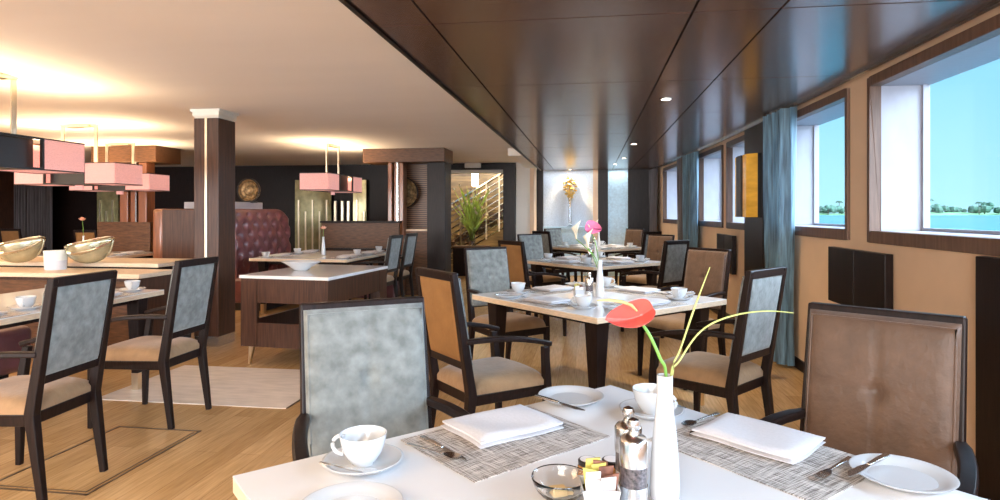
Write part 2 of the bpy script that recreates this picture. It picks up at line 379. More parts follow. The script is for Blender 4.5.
struct(yp('wall_niche.001', 543, 593, 0, ZAT(570, 229, YR), 'bluepanel', Y=YR+.05, t=.15)); struct(yp('door_2', 608, 628, 0, ZS, 'bluepanel', Y=YR+.03, t=.1))
struct(yp('wall_back.004', 640, 668, 0, ZS, 'dark', Y=YR+.1))

# -------------------------------------------------- lobby behind the opening
YL = YB+3.2
b = MB(); b.box(-6.5, -1.5, YL, YL+.1, 0, 3.2); struct(b.build('wall_lobby', 'lobby', smooth=False))
b = MB(); b.box(-6.5, -1.5, YB+.1, YL, 3.0, 3.1); struct(b.build('ceiling.002', 'cream', smooth=False))
b = MB(); b.box(-1.6, -1.5, YB+.1, YL, 0, 3.1); b.box(-6.6, -6.5, YB+.1, YL, 0, 3.1); struct(b.build('wall_lobby.001', 'dark', smooth=False))
st = thing('staircase', 'staircase with pale metal banisters rising to the right beyond the far opening', 'staircase', (-4.2, YB+1.2, 0))
ys0 = YB+1.2
b = MB()
for k in range(11): b.box(k*.27, k*.27+.29, .05, 1.2, k*.17+.0, k*.17+.17)
b.build('steps', 'striped', st, smooth=False)
for k in range(10):
    b = MB(); z = -.33+k*.14; x0 = max(-.2, (.03-z)/.6)
    b.tube([(x0, -.03, z+x0*.6), (2.5, -.03, z+1.5)], .018 if k < 9 else .03, 8); b.build('handrail' if k == 9 else 'rail', 'steel', st)
for k in range(8):
    b = MB(); x = k*.30+.03; b.box(x, x+.03, -.06, -.02, max(0, x*.6-.35), x*.6+.93); b.build('baluster', 'brass_steel', st, smooth=False)
pd = thing('plant_stand', 'low dark stand under the tall green arrangement in the far opening', 'stand', (XAT(471, YB+.35), YB+.35, 0))
b = MB(); b.box(-.36, .36, -.2, .2, 0, .60); b.build('body', 'dark', pd, smooth=False, bevel=.01)
b = MB(); b.box(-.38, .38, -.22, .22, .60, .64); b.build('top', 'walnut', pd, smooth=False, bevel=.006)
pl = thing('flower_arrangement', 'tall spiky green arrangement in a glass vase in the far opening', 'plant', (XAT(472, YB+.35), YB+.35, .64))
b = MB(); b.lathe([(.03, 0), (.07, .005), (.075, .02), (.06, .2), (.085, .38), (.078, .38), (.052, .2), (.06, .03), (.0, .02)]); b.build('vase', 'glass', pl)
b = MB(); fl = MB()
for k in range(90):
    a = random.uniform(0, 2*PI); l = random.uniform(.5, 1.25); sp = random.uniform(.08, .48)
    pts = [(.02*math.cos(a), .02*math.sin(a), .1)]
    for q in (.4, .7, 1): pts.append((math.cos(a)*sp*q**1.6, math.sin(a)*sp*q**1.6*.5, .1+l*q-.1*sp*q*q))
    b.tube(pts, [.006, .016, .014, .003], 4)
    if k % 3 == 0: fl.lathe([(.0, -.03), (.03, 0), (.0, .04)], pts[-1], 6)
b.build('leaves', 'leafy', pl); fl.build('blossoms', 'cream_flower', pl)
ln = thing('hanging_lantern', 'glowing amber lantern hanging in the stair lobby', 'lamp', (XAT(475, YB+1), YB+1.0, 1.95))
b = MB(); b.lathe([(.05, 0), (.075, .04), (.075, .3), (.03, .36)]); b.build('glass_body', 'lamp_glow', ln)
b = MB(); b.tube([(0, 0, .36), (0, 0, 1.05)], .008); b.build('rod', 'steel', ln)
# exit-style sign plate over the opening
b = MB(); X0 = XAT(465, YB-.15); b.box(X0, X0+.34, YB-.2, YB-.15, ZC-.11, ZC-.001)
tag(b.build('light_fitting', 'frost', smooth=False, bevel=.008), 'small frosted emergency light box above the far opening', 'light')

# -------------------------------------------------- etched screens left of the portal
for (x0, x1, m, nm, lb) in ((295, 331, 'olive_glass', 'glass_screen', 'olive glass screen with upright bars behind the corner table'), (353, 366, 'olive_glass', 'glass_screen', 'narrow olive glass screen next to the reddish column'), (97, 118, 'olive_glass', 'glass_screen', 'olive glass screen left of the far reddish column')):
    Y = YB-.12; t = thing(nm, lb, 'screen', (XAT(x0, Y), Y, 0)); w = XAT(x1, Y)-XAT(x0, Y)
    b = MB(); b.box(0, w, 0, .04, .35, ZAT(x0, 180, Y)); b.build('panel', m, t, smooth=False)
    b = MB(); b.box(0, w, -.02, .06, 0, .35); b.build('plinth', 'dark', t, smooth=False)
    for k in range(max(2, int(w/.16))):
        b = MB(); xx = .08+k*.16; b.box(xx, xx+.03, -.03, -.005, .35, ZAT(x0, 200, Y)-.25*(k % 2)); b.build('bar', 'brass_steel', t, smooth=False)
Y = YB-.14
for k, px in enumerate((334, 341, 347)):
    b = MB(); x = XAT(px, Y); b.box(x, x+.05, Y, Y+.04, 0, ZAT(px, 201, Y)); tag(b.build('metal_bar', 'brass_steel', smooth=False), 'slim upright metal bar on the dark back wall, %s of three' % ('left', 'middle', 'right')[k], 'bar', 'bars on the back wall')

# -------------------------------------------------- portal unit with plate niche
def portal(x0, x1, xc0, xc1, Y, niche=None):
    t = thing('portal_unit', 'dark wood portal with a boxed header and reddish fluted column', 'partition', (XAT(x0, Y), Y, 0)); ox = XAT(x0, Y)
    w = XAT(x1, Y)-ox; zb = ZAT(x0, 163, Y)
    b = MB(); b.box(0, w, -.1, .5, zb, ZC-.002); b.build('header', 'walnut', t, smooth=False, bevel=.006)
    b = MB(); c0, c1 = XAT(xc0, Y)-ox, XAT(xc1, Y)-ox
    n = 3
    for k in range(n): b.box(c0+(c1-c0)*k/n+.012, c0+(c1-c0)*(k+1)/n-.012, .0+.03*(k % 2), .2, 0, zb)
    b.build('column', 'copper_wood', t, smooth=False, bevel=.01)
    b = MB(); xm = c0+(c1-c0)*.62; b.box(xm-.012, xm+.012, -.012, .02, 0, zb); b.build('metal_strip', 'steel', t, smooth=False)
    return t, ox, zb
Yp = 9.72
t, ox, zb = portal(365, 446, 387, 404, Yp)
t['label'] = 'dark wood portal with boxed header, fluted reddish column and plate niche'
b = MB(); b.box(XAT(427, Yp)-ox, XAT(445, Yp)-ox, 0, .45, 0, zb); b.build('post', 'dark', t, smooth=False, bevel=.008)
b = MB(); b.box(XAT(400, Yp+.4)-ox, XAT(430, Yp+.4)-ox, .4, .45, 0, zb); b.build('niche_back', 'striped', t, smooth=False)
b = MB(); zz = ZAT(415, 229, Yp+.2); b.box(XAT(404, Yp)-ox, XAT(427, Yp)-ox, .1, .4, zz-.03, zz); b.build('niche_shelf', 'edge', t, smooth=False)
b = MB(); b.box(XAT(404, Yp)-ox, XAT(427, Yp)-ox, .08, .12, 0, zz-.03); b.build('niche_base', 'walnut', t, smooth=False)
t2, ox2, zb2 = portal(96, 160, 119, 147, 8.75)
t2['label'] = 'far left dark wood partition with boxed header over a reddish fluted column'
b = MB(); b.box(XAT(97, 8.7)-ox2, XAT(150, 8.7)-ox2, -.05, .3, 0, ZAT(120, 222, 8.7)); b.build('low_wall', 'walnut', t2, smooth=False, bevel=.008)
def plate_art(x, y, Y, r, label, stand=False):
    o = thing('decorative_plate', label, 'ornament', (XAT(x, Y), Y, ZAT(x, y, Y)))
    b = MB(); n = 40; v = []; f = []
    prof = [(0, .03), (.35, .02), (.45, .035), (.72, .02), (.8, .04), (1, 0), (.97, .05), (0, .06)]
    for rr, yy in prof:
        for i in range(n):
            a = 2*PI*i/n; v.append((rr*r*math.cos(a)+1e-4*math.cos(a), -.05+yy, rr*r*math.sin(a)+1e-4*math.sin(a)))
    for j in range(len(prof)-1):
        for i in range(n):
            a, c = j*n+i, j*n+(i+1) % n; f.append((a, c, c+n, a+n))
    b.add(v, f); b.build('disc', 'bronze', o)
    b = MB(); pts = [(r*math.cos(2*PI*i/n), -.045, r*math.sin(2*PI*i/n)) for i in range(n+1)]; b.tube(pts, .012, 6); b.build('rim', 'black', o)
    if stand:
        b = MB(); b.box(-r*.5, r*.5, -.05, .05, -r-.012, -r+.02); b.build('base', 'black', o, smooth=False)
    return o
plate_art(403.5, 193, Yp+.3, .26, 'round gilded plate hung in the striped wood niche of the portal')

# -------------------------------------------------- benches and partitions of the lounge side
t = thing('wooden_booth_back', 'high wooden bench back in front of the reddish column', 'bench', (XAT(323, 9.6), 9.55, 0))
w = XAT(400, 9.6)-XAT(323, 9.6)
b = MB(); b.box(0, w, 0, .06, 0, 1.19); b.build('back_panel', 'walnut', t, smooth=False, bevel=.006)
b = MB(); b.box(-.02, w+.02, -.03, .09, 1.19, 1.22); b.build('top_rail', 'dark', t, smooth=False, bevel=.004)
b = MB(); b.box(0, w, -.04, 0, .75, .78); b.build('moulding', 'dark', t, smooth=False)
b = MB(); b.box(0, w, -.22, 0, .0, .44); b.build('seat', 'purple_leather', t, smooth=False, bevel=.03)
# plum booth
XB0, XB1, Y0b, Y1b, HB = -6.1, -4.85, 7.85, 9.45, 1.41
t = thing('leather_booth', 'tufted plum leather booth bench with dark wooden end panel beyond the pillar', 'bench', (0, 0, 0))
b = MB(); b.box(XB0+.16, XB1-.12, Y0b, Y0b+.05, 0, HB-.01); b.build('end_panel', 'walnut_v', t, smooth=False, bevel=.006)
b = MB()
def bt(u, v):  # right-facing tufted back
    y = Y0b+.03+u*(Y1b-Y0b-.03); z = .42+v*(HB-.42)
    if u > .8: z = .42+v*(HB-.42-.10*((u-.8)/.2)**2)
    px, pz = (y-Y0b)/.27, (z-.1)/.27
    dim = 0
    for oy, oz in ((0, 0), (.5, .5)):
        a = (px-oy+.5) % 1-.5; c = (pz-oz+.5) % 1-.5; dim += math.exp(-(a*a+c*c)/.03)
    rnd = .06*(max(0, v-.85)/.15)**2
    return (XB1-.0+.02*math.cos(v*2)-rnd-.045*dim*(v < .93), y, z)
b.slab(bt, lambda u, v: (XB1-.16, Y0b+.03+u*(Y1b-Y0b-.03), .42+v*(HB-.42-(.10*((u-.8)/.2)**2 if u > .8 else 0))), 70, 34)
b.build('tufted_back', 'purple_leather', t, ang=70)
b = MB(); b.box(XB0, XB0+.18, Y0b-.01, Y1b, .42, HB); b.build('left_back', 'copper_wood', t, bevel=.05, seg=4)
b = MB(); b.box(XB0+.17, XB1-.15, Y0b+.05, Y1b, 0, HB-.03); b.build('core', 'dark', t, smooth=False)
b = MB(); b.box(XB1-.13, XB1+.44, Y0b+.02, Y1b, .1, .46); b.build('seat_cushion', 'purple_leather', t, bevel=.05, seg=4)
b = MB(); b.box(XB0-.45, XB0+.02, Y0b+.02, Y1b, .1, .46); b.build('left_seat_cushion', 'purple_leather', t, bevel=.05, seg=4)
b = MB(); b.box(XB0-.4, XB1+.42, Y0b+.06, Y1b, 0, .1); b.build('plinth', 'black', t, smooth=False)
b = MB(); b.box(-5.82, -5.02, 8.15, 8.9, HB, HB+.10)
tag(b.build('planter_box', 'white_paint', bevel=.006, smooth=False), 'long white box lying on top of the plum booth', 'box')
o = plate_art(250, 191, 8.6, .175, 'golden shell-patterned disc standing on the white box', True)
o.location.z = HB+.09+.175+.013
# pillar
t = thing('pillar', 'dark veneered square pillar with a steel strip and pale foot', 'pillar', (-3.84, 5.87, 0))
b = MB(); b.box(-.135, .135, -.15, .15, .1, 2.31); b.build('shaft', 'walnut_v', t, smooth=False, bevel=.006)
b = MB(); b.box(-.13, .13, -.145, .145, 0, .1); b.build('foot', 'steel', t, smooth=False)
b = MB(); b.box(-.012, .012, -.157, -.14, .1, 2.31); b.build('strip', 'brass_steel', t, smooth=False)
b = MB(); b.taper((0, 0, 2.31), .25, .28, (0, 0, 2.335), .29, .32); b.box(-.145, .145, -.16, .16, 2.335, 2.375); b.box(-.16, .16, -.175, .175, 2.375, 2.399); b.build('capital', 'frost', t, smooth=False)

# cabinets on the left
t = thing('serving_counter', 'dark serving counter with pale top carrying the glass bowls', 'counter', (-5.6, 5.85, 0))
b = MB(); b.box(-1.9, 1.35, -.3, .3, .08, .81); b.build('body', 'dark', t, smooth=False, bevel=.005)
b = MB(); b.box(-1.86, 1.31, -.26, .28, 0, .08); b.build('plinth', 'black', t, smooth=False)
b = MB(); b.box(-1.93, 1.38, -.33, .33, .81, .85); b.build('worktop', 'edge', t, smooth=False, bevel=.004)
for k in range(4):
    b = MB(); b.box(-1.88+k*.8, -1.12+k*.8, -.32, -.3, .12, .78); b.build('door', 'walnut', t, smooth=False, bevel=.004)
t = thing('low_cabinet', 'dark low cabinet with cream top in front of the serving counter', 'cabinet', (-5.5, 5.22, 0))
b = MB(); b.box(-1.9, 1.48, -.22, .24, .08, .76); b.build('body', 'walnut_v', t, smooth=False, bevel=.005)
b = MB(); b.box(-1.86, 1.44, -.18, .22, 0, .08); b.build('plinth', 'black', t, smooth=False)
b = MB(); b.box(-1.93, 1.51, -.25, .26, .76, .80); b.build('worktop', 'edge', t, smooth=False, bevel=.004)
for k in range(4):
    b = MB(); b.box(-1.85+k*.83, -1.06+k*.83, -.24, -.22, .12, .73); b.build('door', 'walnut', t, smooth=False, bevel=.004)
def glass_bowl(x, y, rz, label):
    t = thing('ornamental_bowl', label, 'bowl', (x, y, .85), rz)
    b = MB()
    def fn(o):
        def f(u, v):
            a = 2*PI*v; r = (math.sin(u*PI/2)); R = (.225-o)*r
            ex = 1+.12*math.cos(a)*u
            z = o+(1-math.cos(u*PI/2*.92))*.20*(1+.10*math.cos(2*a)*u+.30*math.cos(a)*u-.25*math.sin(a)*u)
            return (R*math.cos(a)*ex, R*.68*math.sin(a)*(1-.35*max(0, math.cos(a))*u), z)
        return f
    b.slab(fn(0), fn(.012), 14, 40); b.build('body', 'gold_bowl', t, ang=80)
    b = MB(); f = fn(.004)
    b.tube([Vector(f(1, k/40))+Vector((0, 0, .004)) for k in range(41)], .012, 8); b.build('silver_rim', 'silver_glass', t)
    b = MB(); f2 = fn(.0)
    b.tube([Vector(f2(.97-.25*math.sin(k/40*PI), .5+k/40*.48))*1.02 for k in range(41)], [.004+.014*math.sin(k/40*PI) for k in range(41)], 8); b.build('silver_band', 'silver_glass', t)
    b = MB()
    for k, (dx, dy, r) in enumerate(((-.06, 0, .07), (.07, .02, .06), (0, -.03, .065))): b.lathe([(0, 0), (r*.6, r*.2), (r*.8, r*.7), (r*.6, r*1.2), (0, r*1.5)], (dx, dy, .03+.01*k), 14)
    b.build('yellow_stones', 'palegreen', t)
glass_bowl(*P(88, 263.5, .85), .15, 'gold and silver glass bowl right of the frosted candle holder on the counter')
glass_bowl(*P(18, 263, .85), .2, 'gold and silver glass bowl at the left end of the counter')
cx_, cy_ = room((52-CX)/F*5.95, 5.95)
cy_ = 5.30
t = thing('candle_holder', 'frosted candle holder between the two golden bowls', 'candle holder', (cx_, cy_, .80))
b = MB(); b.lathe([(.09, 0), (.095, .09), (.0, .09)], n=24); b.build('white_base', 'linen', t)
b = MB(); b.lathe([(.095, .09), (.10, .185), (.092, .185), (.088, .092)], n=24); b.build('glass_cup', 'frost', t)

# console with openings
kx, ky = P(239, 275, .80)
t = thing('service_console', 'dark open-frame console with white top beside the pillar', 'console', (kx, ky, 0), math.radians(-6))
Wc, Dc = .88, 1.2
b = MB(); b.box(0, Wc, 0, Dc, .772, .80); b.build('top', 'white_top', t, smooth=False, bevel=.003)
for fx in (0, 1):
    for fy in (0, 1):
        b = MB(); X = lambda q: Wc-q if fx else q; Yv = lambda q: Dc-q if fy else q
        b.box(min(X(.01), X(.17)), max(X(.01), X(.17)), min(Yv(.01), Yv(.05)), max(Yv(.01), Yv(.05)), .17, .772)
        b.box(min(X(.01), X(.05)), max(X(.01), X(.05)), min(Yv(.05), Yv(.17)), max(Yv(.05), Yv(.17)), .17, .772)
        b.build('corner_post', 'walnut_v', t, smooth=False)
for z0, z1 in ((.56, .772), (.17, .38)):
    for bb in ((.17, Wc-.17, .015, .045), (.17, Wc-.17, Dc-.045, Dc-.015), (Wc-.045, Wc-.015, .17, Dc-.17), (.015, .045, .17, Dc-.17)):
        b = MB(); b.box(*bb, z0, z1); b.build('apron' if z0 > .5 else 'lower_panel', 'walnut_v', t, smooth=False)
b = MB(); b.box(.05, Wc-.05, .05, Dc-.05, .17, .19); b.build('shelf', 'walnut_v', t, smooth=False)
for (x, y, s) in ((.08, .08, -1), (Wc-.08, .08, 1), (.08, Dc-.08, -1), (Wc-.08, Dc-.08, 1)):
    b = MB(); b.taper((x+s*.03, y, 0), .02, .02, (x, y, .17), .045, .045); b.build('leg', 'brass_steel', t, smooth=False)
bx, by = P(301, 270.5, .80)
b = MB(); b.lathe([(.05, 0), (.07, .004), (.12, .045), (.20, .085), (.195, .09), (.11, .05), (.0, .02)], n=36, sx=1, sy=.7)
o = b.build('serving_bowl', 'china', loc=(bx, by, .80), rz=math.radians(-6)); tag(o, 'wide white oval bowl on the service console', 'bowl')

# ================================================================ PROTOTYPES
def make_chair(kind='suede'):
    t = thing('dining_chair', 'chair', 'chair')
    def back(z): return -.225-(z-.42)*.165 if z > .42 else -.225-(.42-z)*.13
    for s in (-1, 1):
        b = MB(); pts = [(s*.195, back(z), z) for z in (0, .2, .42, .6, .8, 1.05)]
        b.strap(pts, [.030, .038, .046, .042, .038, .034], [.032, .040, .050, .044, .040, .034], side=(1, 0, 0)); b.build('rear_leg', 'dark', t, smooth=False, bevel=.005)
        b = MB(); b.taper((s*.243, .235, 0), .028, .028, (s*.24, .225, .40), .042, .042); b.taper((s*.24, .225, .40), .042, .042, (s*.255, .20, .635), .034, .036); b.build('front_leg', 'dark', t, smooth=False, bevel=.004)
        b = MB(); pts = []
        for k in range(9):
            u = k/8; pts.append((s*(.205+.062*math.sin(min(1, u*1.25)*PI/2)-.012*u*u), -.262+u*.50, .70+.012*math.sin(u*PI)-.055*u*u))
        b.strap(pts, [.03]+[.042]*7+[.034], .026); b.build('armrest', 'dark', t, bevel=.006)
    b = MB(); b.strap([(-.21, back(1.025), 1.03), (.21, back(1.025), 1.03)], .034, .045); b.build('top_rail', 'dark', t, smooth=False, bevel=.005)
    b = MB(); b.strap([(-.18, back(.58), .575), (.18, back(.58), .575)], .028, .04); b.build('lower_rail', 'dark', t, smooth=False, bevel=.005)
    # upholstered back, front and rear faces
    def face(sg, th, tuft, w=.365, z0=.588, h=.425, off=.008):
        def f(u, v):
            x = (u-.5)*w; z = z0+v*h
            d = (1-abs(2*u-1)**8)*(1-abs(2*v-1)**8)
            cr = tuft*(math.exp(-((u-.5)/.02)**2)*.25+math.exp(-((v-.52)/.018)**2)*.25+math.exp(-(((u-.5)/.05)**2+((v-.52)/.05)**2))*1.3)
            return (x, back(z)+sg*(off+th*max(0, d)**.5-.016*cr*max(0, d)), z)
        return f
    b = MB(); b.slab(face(1, .026, 1, .405, .565, .468, .020), lambda u, v: ((u-.5)*.405, back(.565+v*.468)+.001, .565+v*.468), 30, 32); bk = b.build('backrest', 'suede_warm_shade' if kind == 'brown' else 'suede', t, ang=80)
    b = MB(); pts = []
    for k in range(41):
        a = k/40*4; i = int(a) % 4; q = a-int(a); P4 = [(-.192, .58), (.192, .58), (.192, 1.018), (-.192, 1.018), (-.192, .58)]
        x = P4[i][0]*(1-q)+P4[i+1][0]*q; z = P4[i][1]*(1-q)+P4[i+1][1]*q; pts.append((x, back(z)+.034, z))
    b.tube(pts, .004, 6); b.build('piping', 'suede_warm_shade' if kind == 'brown' else 'suede', bk)
    b = MB(); b.slab(face(-1, .010, 0), lambda u, v: ((u-.5)*.365, back(.588+v*.425)-.001, .588+v*.425), 16, 18); b.build('rear_upholstery', 'suede_warm_lit' if kind == 'tan' else 'suede', t, ang=80)
    b = MB()
    def st(u, v):
        wd = .415+.085*v; x = (u-.5)*wd; y = -.225+v*.475-.03*(2*u-1)**2*(v > .9)
        d = max(0, (1-abs(2*u-1)**5)*(1-abs(2*v-1)**5))
        return (x, y, .425+.028+.055*d**.55)
    b.slab(st, lambda u, v: ((u-.5)*(.415+.085*v)*.99, -.225+v*.47, .425), 22, 22); b.build('seat', 'seat_suede', t, ang=80)
    b = MB()
    b.hexa([(-.20, -.22, .365), (.20, -.22, .365), (.225, .225, .365), (-.225, .225, .365), (-.205, -.225, .425), (.205, -.225, .425), (.245, .245, .425), (-.245, .245, .425)])
    b.build('seat_frame', 'dark', t, smooth=False, bevel=.006)
    return t
CH = {'suede': make_chair('suede'), 'brown': make_chair('brown'), 'tan': make_chair('tan')}  # brown and tan kinds carry warm light tones painted into one fabric
def chair(pL, pR, face, label, kind='suede', group='armchairs at the dining tables', L=None):
    """pL/pR: pixels of the top corners of the back; face: heading in degrees"""
    a, c = P(*pL, 1.05), P(*pR, 1.05); m = ((a[0]+c[0])/2, (a[1]+c[1])/2) if L is None else L
    r = math.radians(face); fx, fy = math.cos(r), math.sin(r)
    return inst(CH[kind], (m[0]+fx*.33, m[1]+fy*.33, 0), r-PI/2, label, group)

def make_table(w, d, name='dining_table'):
    t = thing(name, 'table', 'table')
    b = MB(); b.box(-w/2, w/2, -d/2, d/2, .746, .75); top = b.build('tabletop', 'white_top', t, smooth=False)
    b = MB(); b.box(-w/2, w/2, -d/2, d/2, .712, .7455); b.build('edge_band', 'edge', t, smooth=False, bevel=.002)
    b = MB(); i = .16; b.box(-w/2+i, w/2-i, -d/2+i, d/2-i, .66, .7115); b.build('frame', 'dark', t, smooth=False)
    for sx in (-1, 1):
        for sy in (-1, 1):
            x, y = sx*(w/2-.13), sy*(d/2-.13)
            b = MB(); b.taper((x, y, .13), .055, .055, (x, y, .7115), .105, .105); lg = b.build('leg', 'dark', t, smooth=False, bevel=.004)
            b = MB(); b.taper((x, y, 0), .05, .05, (x, y, .13), .056, .056); b.build('metal_foot', 'brass_steel', lg, smooth=False)
    return t
SQ = make_table(1.24, 1.24)

# tableware prototypes
def make_cup():
    t = thing('tea_cup', 'cup', 'cup', group='tea cups')
    b = MB(); b.lathe([(.0, .003), (.05, .0), (.055, .004), (.075, .010), (.092, .020), (.095, .022), (.090, .023), (.072, .014), (.040, .009), (.0, .008)], n=36); b.build('saucer', 'china', t)
    b = MB(); b.lathe([(.0, .010), (.025, .009), (.027, .014), (.036, .022), (.047, .042), (.052, .062), (.0555, .080), (.0535, .080), (.049, .060), (.043, .042), (.032, .024), (.0, .018)], n=36); cb = b.build('cup_body', 'china', t)
    b = MB(); pts = []
    for k in range(11):
        a = -PI*.52+k/10*PI*1.1; pts.append((-.050-.026*math.cos(a), 0, .050+.022*math.sin(a)))
    b.tube(pts, [.005]*11, 8); b.build('handle', 'china', cb)
    b = MB(); b.strap([(-.085, -.05, .026), (-.03, -.064, .023), (.03, -.070, .020)], .007, .0025)
    b.lathe([(0, -.001), (.014, .0005), (.016, .004), (.0, .002)], (.045, -.071, .0185), 16, 1.3, .9); b.build('teaspoon', 'steel', t)
    return t
CUP = make_cup()
def make_plate():
    t = thing('side_plate', 'plate', 'plate')
    b = MB(); b.lathe([(.0, .003), (.06, .0), (.066, .003), (.085, .011), (.102, .020), (.104, .022), (.099, .0225), (.083, .015), (.062, .008), (.0, .007)], n=44); b.build('plate_body', 'china', t)
    b = MB(); b.lathe([(.0655, .0085), (.0668, .0098), (.068, .0095)], n=44); b.build('inner_ring', 'china', t)
    return t
PLATE = make_plate()
def make_knife():
    t = thing('table_knife', 'knife', 'knife')
    b = MB(); b.strap([(0, -.10, .003), (0, -.05, .004), (0, 0, .004)], [.014, .013, .009], [.005, .006, .005]); b.build('handle', 'steel', t, bevel=.001)
    b = MB(); b.strap([(0, 0, .004), (.002, .03, .0035), (.002, .075, .0035), (-.002, .10, .0035)], [.010, .017, .018, .004], .002); b.build('blade', 'steel', t, smooth=False)
    return t
KNIFE = make_knife()
def make_fork():
    t = thing('table_fork', 'fork', 'fork')
    b = MB(); b.strap([(0, -.10, .003), (0, -.03, .005), (0, .025, .006)], [.014, .008, .007], .003); b.build('handle', 'steel', t, bevel=.001)
    b = MB(); b.strap([(0, .022, .006), (0, .04, .004), (0, .055, .004)], [.008, .022, .024], .0025)
    for k in range(4): x = -.0095+k*.0063; b.strap([(x, .053, .004), (x, .075, .005), (x, .095, .008)], [.0042, .0038, .002], .0022)
    b.build('tines', 'steel', t, smooth=False)
    return t
FORK = make_fork()
def make_spoon():
    t = thing('dessert_spoon', 'spoon', 'spoon')
    b = MB(); b.strap([(0, -.10, .003), (0, -.03, .006), (0, .03, .007)], [.013, .007, .006], .003); b.build('handle', 'steel', t, bevel=.001)
    b = MB(); b.lathe([(0, -.004), (.012, -.002), (.018, .004), (.0165, .0045), (.01, 0), (0, -.0015)], (0, .055, .006), 20, 1, 1.55); b.build('bowl', 'steel', t)
    return t
SPOON = make_spoon()
def make_napkin():
    b = MB(); rnd = random.Random(3)
    for L, (z0, z1, sx, sy, dx) in enumerate(((0.0, .010, .272, .205, 0), (.010, .025, .268, .200, .002))):
        def top(u, v, L=L, z1=z1, sx=sx, sy=sy, dx=dx):
            e = min(1, min(u, 1-u)*9)*min(1, min(v, 1-v)*9)
            return ((u-.5)*sx+dx+.004*math.sin(v*5), (v-.5)*sy+.003*math.sin(u*7), z1-(.0048 if L == 0 else .007)*(1-e)**2+.0026*math.sin(u*7+v*4)*e)
        def bot(u, v, z0=z0, sx=sx, sy=sy, dx=dx):
            e = min(1, min(u, 1-u)*9)*min(1, min(v, 1-v)*9)
            return ((u-.5)*sx*.995+dx+.004*math.sin(v*5), (v-.5)*sy*.995+.003*math.sin(u*7), z0+.003*(1-e))
        b.slab(top, bot, 24, 20)
    o = b.build('folded_napkin', 'linen', ang=60); tag(o, 'napkin', 'napkin'); return o
NAP = make_napkin()
b = MB(); b.box(-.225, .225, -.165, .165, 0, .002); MATP = tag(b.build('placemat', 'weave', smooth=False), 'mat', 'placemat')
def make_vase():
    t = thing('bud_vase', 'vase', 'vase')
    b = MB(); b.lathe([(.0, .002), (.026, 0), (.030, .006), (.0305, .03), (.029, .08), (.025, .13), (.0195, .18), (.0165, .22), (.0165, .26), (.0145, .26), (.0145, .2), (.018, .12), (.0, .1)], n=36); b.build('vase_body', 'china', t)
    return t
VASE = make_vase()
def make_mill():
    t = thing('spice_mill', 'mill', 'mill')
    b = MB(); b.lathe([(.0, 0), (.029, 0), (.030, .004), (.029, .045), (.0, .045)], n=32); b.build('steel_base', 'steel', t)
    b = MB(); b.lathe([(.0, .045), (.0275, .045), (.0275, .085), (.0, .085)], n=32); b.build('filling', 'pepper', t)
    b = MB(); b.lathe([(.0, .085), (.029, .085), (.0295, .135), (.025, .142), (.012, .148), (.010, .155), (.0, .155)], n=32); b.build('steel_cap', 'steel', t)
    b = MB(); b.lathe([(.0, .153), (.009, .155), (.013, .163), (.014, .168), (.011, .177), (.0, .182)], n=24); b.build('knob', 'steel', t)
    return t
MILL = make_mill()
def make_caddy():
    t = thing('sachet_caddy', 'caddy', 'caddy')
    b = MB(); w, W, h = .028, .038, .052
    for s in (-1, 1):
        b.hexa([(-w, s*w, 0), (w, s*w, 0), (w, s*(w-.003), 0), (-w, s*(w-.003), 0), (-W, s*W, h), (W, s*W, h), (W, s*(W-.003), h), (-W, s*(W-.003), h)])
        b.hexa([(s*w, -w, 0), (s*w, w, 0), (s*(w-.003), w, 0), (s*(w-.003), -w, 0), (s*W, -W, h), (s*W, W, h), (s*(W-.003), W, h), (s*(W-.003), -W, h)])
    b.box(-w, w, -w, w, 0, .003); b.build('box', 'china', t, smooth=False)
    for k in range(9):
        b = MB(); y = -.026+k*.0065; m = ('sachet_white', 'sachet_white', 'sachet_brown', 'sachet_white', 'sachet_yellow', 'sachet_brown', 'sachet_yellow', 'sachet_brown', 'sachet_yellow')[k]
        x = (-.012, .012, .014, -.014, -.010, .012, -.004, .010, -.012)[k]; tl = (-.1, .12, .25, .05, -.2, .1, .15, -.1, .1)[k]; h = .068+.003*k
        b.strap([(x, y, .006), (x+tl*.04, y+.002, h)], .030, .003, side=(1, 0, tl)); o = b.build('sachet', m, t, smooth=False)
    return t
CADDY = make_caddy()

def setting(cx, cy, ang, tl, side, skip=(), z=.75, g='', half=.635, cupdir=1):
    """a cover on one side of a table: mat, napkin, cup, side plate and cutlery"""
    nx, ny = math.cos(ang), math.sin(ang); tx, ty = ny, -nx
    at = lambda n, t, dz=0: (cx+nx*n+tx*t, cy+ny*n+ty*t, z+dz)
    r = ang+PI/2; w = 'at the %s of the %s' % (side, tl); h = half-.635
    if 'mat' not in skip: inst(MATP, at(.455+h, 0, .0005), r, 'grey woven placemat '+w, 'placemats of the '+tl)
    if 'nap' not in skip: inst(NAP, at(.46+h, .0, .0028), r+.06, 'folded white napkin '+w, 'napkins of the '+tl)
    if 'cup' not in skip: inst(CUP, at(.46+h, -.345, .0005), r+.6, 'white tea cup and saucer '+w, 'tea cups of the '+tl)
    if 'plate' not in skip: inst(PLATE, at(.53+h, .335, .0005), 0, 'small white side plate '+w, 'side plates of the '+tl)
    if 'bk' not in skip: inst(KNIFE, at(.53+h, .345, .0235), r-.3, 'butter knife across the side plate '+w, 'butter knives of the '+tl)
    if 'knife' not in skip: inst(KNIFE, at(.46+h, -.185, .0028), ang+PI/2+PI/2, 'table knife beside the napkin '+w, 'knives of the '+tl)
    if 'fork' not in skip: inst(FORK, at(.46+h, .185, .0028), ang+PI/2+PI/2, 'table fork beside the napkin '+w, 'forks of the '+tl)

